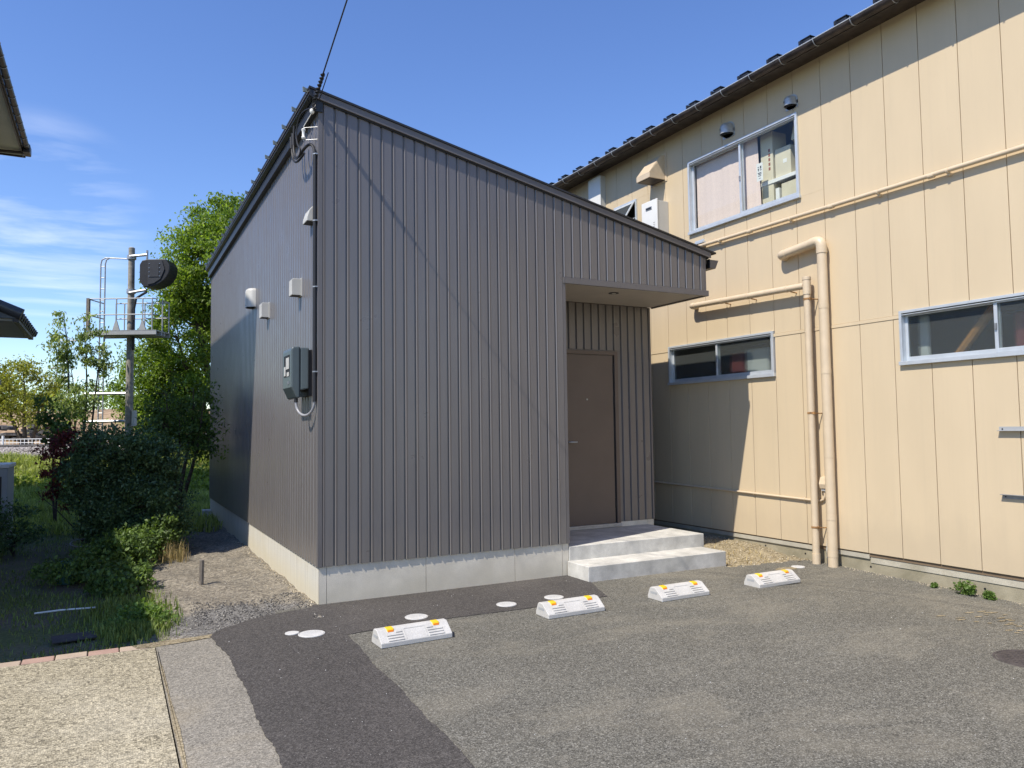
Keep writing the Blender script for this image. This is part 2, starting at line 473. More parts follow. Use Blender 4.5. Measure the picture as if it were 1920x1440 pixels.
def painted_shade(m):
    # shade on the path beside the new strip, painted in as grey
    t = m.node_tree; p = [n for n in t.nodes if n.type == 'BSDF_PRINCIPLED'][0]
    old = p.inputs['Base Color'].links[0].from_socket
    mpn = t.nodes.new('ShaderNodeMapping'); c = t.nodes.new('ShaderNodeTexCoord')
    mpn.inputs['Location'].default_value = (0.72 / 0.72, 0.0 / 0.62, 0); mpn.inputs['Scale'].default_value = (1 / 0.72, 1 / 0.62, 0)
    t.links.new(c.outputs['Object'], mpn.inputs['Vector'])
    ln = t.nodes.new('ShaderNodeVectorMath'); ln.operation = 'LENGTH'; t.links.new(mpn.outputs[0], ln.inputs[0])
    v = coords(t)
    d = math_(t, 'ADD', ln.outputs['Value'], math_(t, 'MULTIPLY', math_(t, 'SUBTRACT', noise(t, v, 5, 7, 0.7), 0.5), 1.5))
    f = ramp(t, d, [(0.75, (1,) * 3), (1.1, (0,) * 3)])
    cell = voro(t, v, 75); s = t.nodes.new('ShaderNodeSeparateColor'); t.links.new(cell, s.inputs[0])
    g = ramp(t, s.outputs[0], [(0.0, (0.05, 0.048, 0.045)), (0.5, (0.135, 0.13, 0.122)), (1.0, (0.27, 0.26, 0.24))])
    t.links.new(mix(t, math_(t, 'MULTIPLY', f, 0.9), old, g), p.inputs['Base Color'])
painted_shade(M_PATH)

def ground_mat():
    m, t, p, o = new_mat('garden_ground')
    v = coords(t)
    g = ramp(t, noise(t, v, 30, 5), [(0.3, (0.09, 0.115, 0.035)), (0.7, (0.17, 0.19, 0.07))])
    s = ramp(t, noise(t, v, 40, 5), [(0.3, (0.13, 0.11, 0.08)), (0.7, (0.23, 0.195, 0.14))])
    k = ramp(t, noise(t, v, 0.9, 5, 0.6), [(0.42, (0,) * 3), (0.58, (1,) * 3)])
    t.links.new(mix(t, k, s, g), p.inputs['Base Color'])
    p.inputs['Roughness'].default_value = 1.0
    bump(t, p, noise(t, v, 25, 6), 0.9, 0.05)
    return m
M_GROUND = ground_mat()

def leaf_mat(name, dark, light, trans=0.35, rough=0.5):
    m, t, p, o = new_mat(name)
    g = t.nodes.new('ShaderNodeNewGeometry')
    c = ramp(t, g.outputs['Random Per Island'], [(0.0, dark), (0.75, light), (1.0, tuple(min(1, k * 1.3) for k in light))])
    big = ramp(t, noise(t, coords(t), 1.3, 3), [(0.3, (0.8,) * 3), (0.7, (1.2,) * 3)])
    c = mix(t, 1.0, c, big, 'MULTIPLY')
    t.links.new(c, p.inputs['Base Color']); p.inputs['Roughness'].default_value = rough
    p.inputs['Specular IOR Level'].default_value = 0.35
    tr = t.nodes.new('ShaderNodeBsdfTranslucent')
    t.links.new(mix(t, 1.0, c, (1.5, 1.6, 0.7), 'MULTIPLY'), tr.inputs['Color'])
    ms = t.nodes.new('ShaderNodeMixShader'); ms.inputs[0].default_value = trans
    t.links.new(p.outputs[0], ms.inputs[1]); t.links.new(tr.outputs[0], ms.inputs[2])
    t.links.new(ms.outputs[0], o.inputs[0])
    return m
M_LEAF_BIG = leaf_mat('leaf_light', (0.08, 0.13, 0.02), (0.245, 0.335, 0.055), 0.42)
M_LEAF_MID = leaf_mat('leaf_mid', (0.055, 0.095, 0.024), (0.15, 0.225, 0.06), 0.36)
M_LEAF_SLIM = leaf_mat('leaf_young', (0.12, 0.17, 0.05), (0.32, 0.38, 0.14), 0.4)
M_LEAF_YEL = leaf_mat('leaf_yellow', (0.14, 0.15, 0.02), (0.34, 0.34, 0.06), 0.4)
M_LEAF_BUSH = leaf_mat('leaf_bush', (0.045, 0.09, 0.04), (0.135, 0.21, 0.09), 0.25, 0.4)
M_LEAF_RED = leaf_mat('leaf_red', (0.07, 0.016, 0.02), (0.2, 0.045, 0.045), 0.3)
M_LEAF_WEED = leaf_mat('leaf_weed', (0.06, 0.11, 0.02), (0.16, 0.25, 0.055), 0.35)
M_GRASS = leaf_mat('grass_blade', (0.10, 0.14, 0.03), (0.25, 0.31, 0.09), 0.35, 0.6)
M_GRASSS = leaf_mat('meadow_blade', (0.16, 0.2, 0.04), (0.42, 0.45, 0.15), 0.35, 0.6)
M_STRAW = leaf_mat('straw', (0.25, 0.17, 0.07), (0.5, 0.4, 0.2), 0.2, 0.8)

def glass_mat(name, tint, frosted):
    m, t, p, o = new_mat(name)
    t.nodes.remove(p)
    tr = t.nodes.new('ShaderNodeBsdfTransparent'); tr.inputs['Color'].default_value = (*tint, 1)
    gl = t.nodes.new('ShaderNodeBsdfGlossy'); gl.inputs['Roughness'].default_value = 0.22 if frosted else 0.02
    fr = t.nodes.new('ShaderNodeFresnel')
    gm = t.nodes.new('ShaderNodeNewGeometry')      # same reflectance from both sides of a thin pane
    t.links.new(math_(t, 'ADD', math_(t, 'MULTIPLY', gm.outputs['Backfacing'], 1 / 1.5 - 1.5), 1.5), fr.inputs['IOR'])
    ms = t.nodes.new('ShaderNodeMixShader')
    t.links.new(fr.outputs[0], ms.inputs[0])
    base = tr.outputs[0]
    if frosted:
        v = coords(t)
        df = t.nodes.new('ShaderNodeBsdfRefraction'); df.inputs['Roughness'].default_value = 0.25; df.inputs['IOR'].default_value = 1.2
        df.inputs['Color'].default_value = (*tint, 1)
        tl = t.nodes.new('ShaderNodeBsdfDiffuse'); tl.inputs['Color'].default_value = (0.36, 0.4, 0.39, 1)
        m1 = t.nodes.new('ShaderNodeMixShader'); m1.inputs[0].default_value = 0.4
        t.links.new(tr.outputs[0], m1.inputs[1]); t.links.new(df.outputs[0], m1.inputs[2])
        m2 = t.nodes.new('ShaderNodeMixShader'); m2.inputs[0].default_value = 0.13
        t.links.new(m1.outputs[0], m2.inputs[1]); t.links.new(tl.outputs[0], m2.inputs[2])
        base = m2.outputs[0]
        bn = t.nodes.new('ShaderNodeBump'); bn.inputs['Strength'].default_value = 0.8; bn.inputs['Distance'].default_value = 0.004
        t.links.new(voro(t, v, 90, 'Distance'), bn.inputs['Height'])
        for s_ in (gl, df, tl): t.links.new(bn.outputs[0], s_.inputs['Normal'])
    t.links.new(base, ms.inputs[1]); t.links.new(gl.outputs[0], ms.inputs[2])
    t.links.new(ms.outputs[0], o.inputs[0])
    return m
M_GLASS = glass_mat('clear_glass', (0.94, 0.97, 0.95), False)
M_FROST = glass_mat('frosted_glass', (0.8, 0.87, 0.86), True)

# ------------------------------------------------------------------ ground
def smooth(a, b, x):
    k = np.clip((x - a) / (b - a), 0, 1); return k * k * (3 - 2 * k)
def lot_z(x, y):
    return smooth(3.5, 5.7, x) * (0.022 * (y + 1.0) - 0.028)

def grid(name, xs, ysfun, ny, zfun, mat, kind='structure'):
    """sheet with a free front and back edge"""
    vs = []; nx = len(xs)
    for i, x in enumerate(xs):
        y0, y1 = ysfun(x)
        for j in range(ny + 1):
            y = y0 + (y1 - y0) * j / ny
            vs.append((x, y, zfun(x, y)))
    fs = [(i * (ny + 1) + j, (i + 1) * (ny + 1) + j, (i + 1) * (ny + 1) + j + 1, i * (ny + 1) + j + 1) for i in range(nx - 1) for j in range(ny)]
    o = npmesh(name, vs, fs, mat, smooth=True)
    o['kind'] = kind
    return o

def ragged(pts, step=0.06, amp=0.012):
    outp = []
    step *= 0.45; ph = random.uniform(0, 6)
    for a, b in zip(pts[:-1], pts[1:]):
        a = Vector(a); b = Vector(b); n = max(1, int((b - a).length / step))
        nrm = Vector((-(b - a).y, (b - a).x)).normalized()
        for i in range(n):
            q = a + (b - a) * i / n
            if i: q = q + nrm * (random.uniform(-amp, amp) * 0.55 + amp * 0.9 * math.sin(q.x * 7.3 + q.y * 6.1 + ph) + amp * 0.25 * math.sin(q.x * 23 + q.y * 17))
            outp.append((q.x, q.y))
    outp.append(tuple(pts[-1]))
    return outp

def sheet(name, poly, z, mat, kind='structure', thick=0.0):
    bm = bmesh.new()
    vs = [bm.verts.new((x, y, z)) for x, y in poly]
    f = bm.faces.new(vs)
    if f.normal.z < 0: f.normal_flip()
    bm.normal_update()
    if f.normal.z < 0: bmesh.ops.reverse_faces(bm, faces=[f])
    if thick:
        r = bmesh.ops.extrude_face_region(bm, geom=[f])
        for e in r['geom']:
            if isinstance(e, bmesh.types.BMVert): e.co.z = z
        for v_ in vs: v_.co.z = z - thick
    bmesh.ops.triangulate(bm, faces=bm.faces[:])
    bmesh.ops.recalc_face_normals(bm, faces=bm.faces[:])
    me = bpy.data.meshes.new(name); bm.to_mesh(me); bm.free()
    if not thick and len(me.polygons) and me.polygons[0].normal.z < 0: me.flip_normals()
    o = link_mesh(name, me, mat)
    o['kind'] = kind
    return o

S = 3500
b = MB()
b.add([(-S, -S, -0.16), (S, -S, -0.16), (S, S, -0.16), (-S, S, -0.16)], [(0, 1, 2, 3)])
props(obj('ground', b, M_GROUND), kind='structure')

b = MB(); b.add([(-40, -0.736, -0.055), (0.02, -0.736, -0.055), (0.02, 40, -0.055), (-40, 40, -0.055)], [(0, 1, 2, 3)])
props(obj('garden', b, M_GROUND), kind='structure')
xs = list(np.linspace(-0.4, 4.5, 36)) + list(np.linspace(4.53, 5.76, 26))
def lot_y(x):
    if x < 4.52: return (-16.0, -0.02)
    return (-16.0, -0.50 - 0.03 * math.sin(x * 17) - 0.02 * math.sin(x * 41) - 0.06 * (x - 4.5))
grid('old_asphalt', xs, lot_y, 60, lambda x, y: lot_z(x, y), M_OLDASPH)
sheet('road', [(-30, -40), (30, -40), (30, -16), (-30, -16)], -0.02, M_OLDASPH)

right = ragged([(-0.19, -16), (-0.185, -4.2), (-0.17, -3.74), (-0.13, -2.95), (-0.10, -2.0), (-0.05, -1.13)], 0.07, 0.008)
top = ragged([(-0.05, -1.13), (0.85, -1.075), (1.02, -1.08), (1.74, -1.10), (2.46, -1.06), (2.70, -0.40)], 0.07, 0.006)
left = ragged([(2.70, 0.02), (-0.06, 0.02), (-0.10, -0.06), (-0.38, -0.14), (-0.65, -0.24), (-0.91, -0.47), (-0.99, -0.62), (-0.99, -0.88), (-0.94, -1.37), (-0.96, -2.4), (-0.97, -3.3), (-0.98, -16)], 0.07, 0.01)
sheet('new_asphalt', right[:-1] + top[:-1] + left, 0.006, M_NEWASPH, thick=0.05)
sheet('grey_strip', [(-1.392, -16), (-0.9, -16), (-0.9, -0.62), (-1.0, -0.60), (-1.392, -0.735)], -0.001, M_MIDASPH, thick=0.04)
sheet('concrete_apron', [(-14, -16), (-1.404, -16), (-1.402, -3.0), (-1.399, -0.735), (-14, -0.735)], 0.0, M_APRON, thick=0.05)
sheet('sand_drift', ragged([(-1.42, -0.735), (-1.2, -0.70), (-1.0, -0.67), (-0.96, -0.56), (-1.1, -0.59), (-1.42, -0.60), (-1.55, -0.62), (-1.52, -0.72), (-1.42, -0.735)], 0.04, 0.008)[:-1], 0.004, M_SAND)
# sandy line along the joint
sheet('sand_seam', ragged([(-1.385, -0.76), (-1.375, -1.6), (-1.362, -2.6), (-1.365, -4.5), (-1.39, -4.5), (-1.389, -2.6), (-1.388, -0.76)], 0.06, 0.003)[:-1], 0.003, M_SAND)

def path_x(x):
    return x
def path_z(x, y):
    h = -0.03 + 0.012 * math.sin(x * 9 + y * 5) + 0.008 * math.sin(y * 13 - x * 4) + 0.006 * math.sin(x * 31 + 2 * y)
    h += 0.03 * math.exp(-((x + 0.08) / 0.10) ** 2)          # soil banked against the footing
    return h
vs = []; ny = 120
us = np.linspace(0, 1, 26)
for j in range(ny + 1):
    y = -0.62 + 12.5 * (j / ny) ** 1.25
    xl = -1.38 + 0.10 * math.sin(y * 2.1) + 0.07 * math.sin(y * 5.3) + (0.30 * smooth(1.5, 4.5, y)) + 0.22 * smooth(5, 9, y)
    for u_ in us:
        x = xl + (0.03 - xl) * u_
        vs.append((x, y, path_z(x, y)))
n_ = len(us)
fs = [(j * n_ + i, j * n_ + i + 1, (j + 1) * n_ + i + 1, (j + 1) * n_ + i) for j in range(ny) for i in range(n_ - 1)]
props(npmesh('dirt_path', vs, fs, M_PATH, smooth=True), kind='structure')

def gap_z(x, y):
    return -0.03 + 0.05 * float(smooth(-0.55, 0.3, y)) + 0.05 * float(smooth(5.0, 5.7, x)) * float(smooth(-0.5, 0.8, y)) + 0.012 * math.sin(x * 23 + y * 9) + 0.01 * math.sin(y * 31 - x * 12)
grid('gravel_gap', list(np.linspace(4.4, 5.76, 32)), lambda x: (-0.62, 10.0), 120, lambda x, y: gap_z(x, y), M_SAND)

# loose stones: on the path, along the footing, at the edge of the gap
def stones(name, pts, sizes, mat, kind='stuff'):
    ico = np.array([(0, 0, 1), (0.9, 0, 0.1), (0.2, 0.85, 0), (-0.75, 0.5, 0.1), (-0.7, -0.55, 0), (0.25, -0.9, 0.1), (0, 0, -0.6)])
    fc = np.array([(0, 1, 2), (0, 2, 3), (0, 3, 4), (0, 4, 5), (0, 5, 1), (6, 2, 1), (6, 3, 2), (6, 4, 3), (6, 5, 4), (6, 1, 5)])
    pts = np.asarray(pts); n = len(pts)
    an = RNG.uniform(0, 6.28, n); sq = RNG.uniform(0.5, 1.2, (n, 3)); sq[:, 2] *= 0.7
    V = ico[None] * sq[:, None] * np.asarray(sizes)[:, None, None] * RNG.uniform(0.8, 1.2, (n, 7, 1))
    c, s_ = np.cos(an)[:, None], np.sin(an)[:, None]
    X = V[..., 0] * c - V[..., 1] * s_; Y = V[..., 0] * s_ + V[..., 1] * c
    V = np.stack([X, Y, V[..., 2]], -1) + pts[:, None]
    Fc = fc[None] + (np.arange(n) * 7)[:, None, None]
    o = npmesh(name, V.reshape(-1, 3), Fc.reshape(-1, 3), mat, k=3)
    o['kind'] = kind
    return o
def stone_mat(name, a, b_):
    m, t, p, o = new_mat(name)
    g = t.nodes.new('ShaderNodeNewGeometry')
    t.links.new(ramp(t, g.outputs['Random Per Island'], [(0, a), (1, b_)]), p.inputs['Base Color'])
    p.inputs['Roughness'].default_value = 0.95
    return m
M_PEB = stone_mat('pebble', (0.13, 0.12, 0.1), (0.42, 0.39, 0.33))
M_PEBD = stone_mat('dark_crumb', (0.045, 0.043, 0.04), (0.17, 0.16, 0.15))
M_PEBS = stone_mat('pale_pebble', (0.4, 0.33, 0.22), (0.62, 0.55, 0.42))
pp = []; ss = []
for i in range(2600):
    y = -0.5 + 5.5 * random.random() ** 1.6; x = random.uniform(-1.25, -0.03)
    pp.append((x, y, path_z(x, y))); ss.append(random.choice((0.004, 0.006, 0.008, 0.012)) * random.uniform(0.7, 1.2))
stones('path_pebbles', pp, ss, M_PEB)
pp = []; ss = []
for i in range(1500):
    y = random.uniform(-0.45, 0.75); x = random.uniform(-1.05, -0.06)
    if x < -0.2 - (y + 0.1) * 0 and y < -0.2 - (x + 0.65) * 0.4 and y < -0.15: continue
    pp.append((x, y, path_z(x, y) + 0.003)); ss.append(random.uniform(0.004, 0.012))
stones('dark_crumbs', pp, ss, M_PEBD)  # dark crumbs over the zone painted grey for shade
pp = []; ss = []
for i in range(420):
    y = -0.05 + 5.0 * random.random() ** 1.3; x = -0.015 - abs(random.gauss(0, 0.05))
    pp.append((x, y, path_z(x, y) + 0.003)); ss.append(random.uniform(0.004, 0.012))
for i in range(900):
    x = random.uniform(4.56, 5.7); y = -0.55 + 2.0 * random.random() ** 2
    pp.append((x, y, gap_z(x, y) + 0.004)); ss.append(random.uniform(0.004, 0.014))
for i in range(500):      # crumbs along the foot of the beige wall
    y = random.uniform(-4.2, -0.6); x = 5.72 - abs(random.gauss(0, 0.05))
    pp.append((x, y, float(lot_z(x, y)) + 0.002)); ss.append(random.uniform(0.003, 0.009))
stones('pale_pebbles', pp, ss, M_PEBS)
# white grains scattered on the two asphalts
pp = []; ss = []
for i in range(160):
    x = random.uniform(-0.95, 2.5); y = random.uniform(-3.5, -0.1)
    if x > -0.1 and y < -1.0: continue
    pp.append((x, y, 0.008)); ss.append(random.choice((0.003, 0.003, 0.004, 0.006)))
for i in range(260):
    x = random.uniform(0, 5.4); y = random.uniform(-5, -1.2)
    pp.append((x, y, float(lot_z(x, y)) + 0.002)); ss.append(random.choice((0.003, 0.003, 0.004, 0.005)))
stones('white_grains', pp, ss, stone_mat('white_grain', (0.5, 0.48, 0.44), (0.75, 0.73, 0.68)))
# worn patches of sand lying on the old asphalt near the right edge
def blob(cx, cy, rx, ry, n=14):
    return [(cx + rx * math.cos(6.2832 * k / n) * random.uniform(0.7, 1.1), cy + ry * math.sin(6.2832 * k / n) * random.uniform(0.7, 1.1)) for k in range(n)]
b = MB()
for cx, cy, rx, ry in [(5.02, -0.87, 0.17, 0.07)] + [(random.uniform(4.5, 5.2), random.uniform(-3.75, -3.0), random.uniform(0.02, 0.08), random.uniform(0.008, 0.02)) for _ in range(34)]:
    q = blob(cx, cy, rx, ry)
    b.add([(x, y, float(lot_z(x, y)) + 0.0035) for x, y in q], [tuple(range(len(q)))])
props(obj('sand_patches', b, M_SAND), kind='stuff')

# kerb of bricks between apron and garden
b = MB(); b.box(-2.9, -1.42, -0.732, -0.60, -0.06, -0.012)
kerb = props(obj('kerb', b, M_SAND), kind='structure')
xk = -2.86
for i in range(7):
    wk = 0.205
    bb = MB(); bb.box(xk, xk + wk - 0.008, -0.73, -0.605, -0.05, 0.004 + random.uniform(-0.006, 0.006))
    obj('brick', bb, M_KERBP if i % 2 == 1 else M_KERBG, kerb, bevel=0.006)
    xk += wk

# ------------------------------------------------------------------ grey metal-clad house
RS = 0.2222                                   # roof fall per metre
def zroof(x): return 4.735 - RS * x           # top of the siding
house = empty('metal_clad_house', (0, 0, 0), 'small new house clad in dark grey ribbed metal with a sloping roof', 'house')
HY = 8.65
# body with the porch cut out of it
b = MB()
b.prism([(0.012, 0.37), (2.69, 0.37), (2.69, zroof(2.69)), (0.012, zroof(0.012))], 'y', 0.012, HY)
b.prism([(2.69, 0.37), (4.70, 0.37), (4.70, zroof(4.70)), (2.69, zroof(2.69))], 'y', 1.092, HY)
b.prism([(2.69, 3.26), (4.735, 3.26), (4.735, zroof(4.735)), (2.69, zroof(2.69))], 'y', 0.012, 1.092)
obj('wall', b, M_SIDING_DARK, house)
# foundation
b = MB()
b.box(0.012, 2.70, 0.012, HY - 0.005, -0.2, 0.366)
b.box(2.70, 4.71, 1.09, HY - 0.005, -0.2, 0.366)
fd = obj('foundation', b, M_FOUND, house)
xj = [0.0, 0.07, 1.05, 2.04, 2.62, 2.70]
for a, c in zip(xj[:-1], xj[1:]):
    bb = MB(); bb.box(a + (0.0025 if a else 0), c - 0.0025, 0.0, 0.011, -0.2, 0.368)
    obj('foundation_panel', bb, M_FOUNDP, fd)
yj = [0.0, 0.9, 1.82, 2.72, 3.2, 3.62, 4.55, 5.5, 6.4, 7.3, 8.2, HY]
for a, c in zip(yj[:-1], yj[1:]):
    bb = MB(); bb.box(0.0, 0.0115, a + 0.0015, c - 0.0015, -0.2, 0.368)
    obj('foundation_panel', bb, M_FOUND, fd)
# siding pans: broad faces 14 mm proud of a narrow groove, right flank open to the sun
PITCH = 0.1157
def pan(u0, u1, z0, zt0, zt1, plane, axis, sgn):
    """pan between u0,u1 on the wall 'plane'; axis u = 'x' faces -y, 'y' faces -x"""
    d = 0.0165
    pr = [(u0, 0.0), (u0 + 0.001, d - 0.006), (u0 + 0.009, d + 0.0045), (u0 + 0.026, d), (u1 - 0.0035, d), (u1 - 0.003, 0.0)]
    def P3(u, h, z):
        return (u, plane - h, z) if axis == 'x' else (plane - h, u, z)
    def zt(u): return zt0 + (zt1 - zt0) * (u - u0) / (u1 - u0)
    vs = [P3(u, h, z0) for u, h in pr] + [P3(u, h, zt(u)) for u, h in pr]
    fs = [(0, 1, 2, 3, 4, 5), (11, 10, 9, 8, 7, 6)] + [(i, 6 + i, 6 + (i + 1) % 6, (i + 1) % 6) for i in range(6)]
    if axis == 'x': fs = [f[::-1] for f in fs]
    return vs, fs
GAPW = 0.025
u = 0.028
k = 0
while u < 4.72:
    u1 = min(u + PITCH - GAPW + 0.011, 4.712)
    mid = (u + u1) / 2
    if u1 <= 2.672: segs = [(u, u1, 0.346, None)]
    elif u >= 2.66: segs = [(u, u1, 3.262, None)]
    else: segs = [(u, 2.671, 0.346, 3.2615), (u, u1, 3.262, None)]
    for s0, s1, z0, z1 in segs:
        bb = MB(); bb.add(*pan(s0, s1, z0, z1 or zroof(s0), z1 or zroof(s1), 0.0, 'x', 1))
        obj('siding_panel', bb, M_SIDING, house)
    u += PITCH
# groove floor behind the pans of the front
b = MB()
b.prism([(0.02, 0.347), (2.675, 0.347), (2.675, zroof(2.675)), (0.02, zroof(0.02))], 'y', -0.0015, 0.0105)
b.prism([(2.675, 3.265), (4.72, 3.265), (4.72, zroof(4.72)), (2.675, zroof(2.675))], 'y', -0.0015, 0.0105)
obj('groove_backing', b, M_SIDING, house)
# left flank: same profile, too fine to pick apart in the view
b = MB()
v_ = 0.028
while v_ < HY - 0.03:
    v1 = min(v_ + PITCH - GAPW + 0.011, HY - 0.02)
    vs, fs = pan(v_, v1, 0.346, zroof(0), zroof(0), 0.0, 'y', 1)
    b.add(vs, fs); v_ += PITCH
side = obj('side_siding', b, M_SIDING, house); side['kind'] = 'stuff'
b = MB(); b.box(-0.0015, 0.0115, 0.02, HY - 0.01, 0.347, zroof(0)); obj('groove_backing', b, M_SIDING, house)
# porch back wall and door
YD = 1.08
u = 2.72
b = MB(); b.box(2.70, 4.70, YD - 0.0015, YD + 0.011, 0.365, 3.2); obj('groove_backing', b, M_SIDING, house)
while u < 4.68:
    u1 = min(u + PITCH - GAPW + 0.008, 4.688)
    z0 = 2.60 if (u < 4.18 and u1 > 3.2) else 0.375
    bb = MB(); bb.add(*pan(u, u1, z0, 3.195, 3.195, YD, 'x', 1))
    obj('siding_panel', bb, M_SIDING, house); u += PITCH
# inner porch flank (faces right)
b = MB(); b.box(2.688, 2.702, 0.0, 1.08, 0.346, 3.2); obj('porch_return', b, M_SIDING, house)
# corner trims
b = MB(); b.box(-0.018, 0.026, -0.018, 0.0, 0.344, zroof(0.0) - 0.02); b.box(-0.018, 0.0, 0.0, 0.026, 0.344, zroof(0.0) - 0.02)
obj('corner_trim', b, M_TRIM, house, bevel=0.002)
b = MB(); b.box(2.672, 2.708, -0.0165, 0.03, 0.344, 3.255); obj('corner_trim', b, M_TRIM, house, bevel=0.002)
b = MB(); b.box(4.712, 4.745, -0.0165, 1.10, 3.255, zroof(4.745) - 0.005); obj('corner_trim', b, M_TRIM, house, bevel=0.002)
b = MB(); b.box(4.69, 4.718, YD - 0.0165, YD + 0.05, 0.372, 3.2); obj('corner_trim', b, M_TRIM, house, bevel=0.002)
b = MB(); b.box(-0.018, 0.02, HY - 0.02, HY + 0.015, 0.344, zroof(0) - 0.02); obj('corner_trim', b, M_TRIM, house)
# soffit of the porch
b = MB(); b.box(2.71, 4.74, 0.0, 1.078, 3.205, 3.25); obj('soffit', b, M_SOFFIT, house)
b = MB(); b.box(2.672, 4.775, -0.026, 0.0, 3.19, 3.258); b.box(4.742, 4.775, 0.0, 1.08, 3.19, 3.258)
obj('soffit_trim', b, M_TRIM, house, bevel=0.003)
b = MB(); b.lathe([(0.062, -0.006), (0.062, 0.0), (0.05, 0.0)], (3.61, 0.34, 3.2045), 28)
dl = obj('downlight', b, M_BLACK, house, smooth=True)
b = MB(); b.lathe([(0.02, -0.004), (0.026, 0.0)], (3.61, 0.34, 3.198), 16); obj('lamp_lens', b, M_PALE, dl)
# door
b = MB()
b.box(3.20, 3.255, YD - 0.03, YD + 0.02, 0.335, 2.585); b.box(4.105, 4.16, YD - 0.03, YD + 0.02, 0.335, 2.585); b.box(3.255, 4.105, YD - 0.03, YD + 0.02, 2.535, 2.585)
df = obj('door_frame', b, M_DOOR, house, bevel=0.003)
b = MB(); b.box(3.262, 4.078, YD - 0.022, YD + 0.01, 0.362, 2.528)
dr = obj('door', b, M_DOOR, house, bevel=0.002)
b = MB(); b.box(4.078, 4.105, YD - 0.004, YD + 0.006, 0.362, 2.53); obj('door_gap', b, M_BLACK, df)
for zz in (0.62, 1.95, 2.35):
    b = MB(); b.tube([(4.088, YD - 0.02, zz - 0.06), (4.088, YD - 0.02, zz + 0.06)], 0.009, 10); obj('hinge', b, M_BLACK, dr, smooth=True)
b = MB(); b.tube([(3.37, YD - 0.02, 1.415), (3.37, YD - 0.07, 1.415), (3.38, YD - 0.075, 1.415), (3.48, YD - 0.075, 1.415)], 0.010, 10)
obj('handle', b, M_STEEL, dr, smooth=True)
b = MB(); b.lathe([(0.012, -0.028), (0.012, -0.02)], (3.672, YD, 1.955), 16, 'y'); obj('peephole', b, M_STEEL, dr)
b = MB(); b.box(3.22, 4.16, YD - 0.05, YD - 0.001, 0.315, 0.36); b.box(3.255, 4.105, YD - 0.058, YD - 0.05, 0.346, 0.356)
obj('door_sill', b, M_STAIN, df)
b = MB(); b.box(2.71, 3.205, YD - 0.004, YD + 0.009, 0.20, 0.368); b.box(4.165, 4.60, YD - 0.004, YD + 0.009, 0.2, 0.368); b.box(4.604, 4.708, YD - 0.004, YD + 0.009, 0.2, 0.368)
b.box(3.205, 4.165, YD - 0.01, YD + 0.009, 0.2, 0.314)
obj('foundation_skirt', b, M_FOUNDP, house)
# roof: sheet, verge boards, eave boards, seam end caps
def zt(x): return 4.815 - RS * x
b = MB()
b.prism([(-0.115, zt(-0.115)), (4.87, zt(4.87)), (4.87, zt(4.87) - 0.02), (-0.115, zt(-0.115) - 0.02)], 'y', -0.07, HY + 0.12)
roof = obj('roof', b, M_ROOFDK, house)
b = MB()
b.prism([(-0.10, zt(-0.10) - 0.021), (4.80, zt(4.80) - 0.021), (4.80, zt(4.80) - 0.088), (-0.10, zt(-0.10) - 0.088)], 'y', -0.056, -0.038)
obj('verge_board', b, M_TRIM, house, bevel=0.002)
b = MB()
b.prism([(-0.10, zt(-0.10) - 0.03), (4.78, zt(4.78) - 0.03), (4.78, zt(4.78) - 0.10), (-0.10, zt(-0.10) - 0.10)], 'y', -0.036, 0.02)
obj('verge_packing', b, M_ROOFDK, house)
b = MB()
b.prism([(-0.112, zt(-0.11) - 0.021), (-0.075, zt(-0.07) - 0.021), (-0.075, zt(-0.07) - 0.10), (-0.112, zt(-0.11) - 0.085)], 'y', -0.06, HY + 0.11)
obj('ridge_board', b, M_ROOFDK, house, bevel=0.002)
b = MB(); b.box(-0.07, 0.02, -0.034, HY + 0.08, 4.62, 4.725); obj('ridge_packing', b, M_ROOFDK, house)
b = MB(); b.box(-0.122, -0.113, -0.062, HY + 0.11, zt(-0.11) - 0.058, zt(-0.11) - 0.05); obj('ridge_drip', b, M_TRIM, house)
for i in range(18):
    yy = 0.03 + 0.5 * i
    bb = MB(); bb.hexa([(-0.15, yy - 0.012, zt(0) + 0.0), (-0.02, yy - 0.012, zt(0.0) - 0.004), (-0.02, yy + 0.012, zt(0) - 0.004), (-0.15, yy + 0.012, zt(0)),
                        (-0.155, yy - 0.014, zt(0) + 0.042), (-0.06, yy - 0.005, zt(0) + 0.018), (-0.06, yy + 0.005, zt(0) + 0.018), (-0.155, yy + 0.014, zt(0) + 0.042)])
    obj('seam_cap', bb, M_CAP, roof)
    bb = MB(); bb.prism([(-0.04, zt(-0.04) - 0.001), (4.85, zt(4.85) - 0.001), (4.85, zt(4.85) + 0.025), (-0.04, zt(-0.04) + 0.025)], 'y', yy - 0.006, yy + 0.006)
    obj('roof_seam', bb, M_ROOFDK, roof)
b = MB(); b.prism([(4.745, 3.60), (4.80, 3.60), (4.80, 3.745), (4.745, 3.755)], 'y', 0.02, HY + 0.08); obj('eave_board', b, M_ROOFDK, house)
# eave gutter: open box trough with an end plate
prof = [(4.815, 3.545), (4.905, 3.545), (4.955, 3.65), (4.948, 3.653), (4.90, 3.553), (4.822, 3.553), (4.822, 3.66), (4.815, 3.66)]
b = MB(); b.prism(prof, 'y', -0.01, HY + 0.1)
gt = obj('gutter', b, M_ROOFDK, house)
b = MB(); b.prism([(4.816, 3.546), (4.904, 3.546), (4.953, 3.649), (4.816, 3.65)], 'y', -0.016, -0.0105); obj('end_plate', b, M_TRIM, gt)
for i in range(12):
    bb = MB(); yy = 0.35 + i * 0.7
    bb.tube([(4.80, yy, 3.66), (4.82, yy, 3.538), (4.908, yy, 3.538), (4.96, yy, 3.655)], 0.005, 6); obj('gutter_bracket', bb, M_ROOFDK, gt)

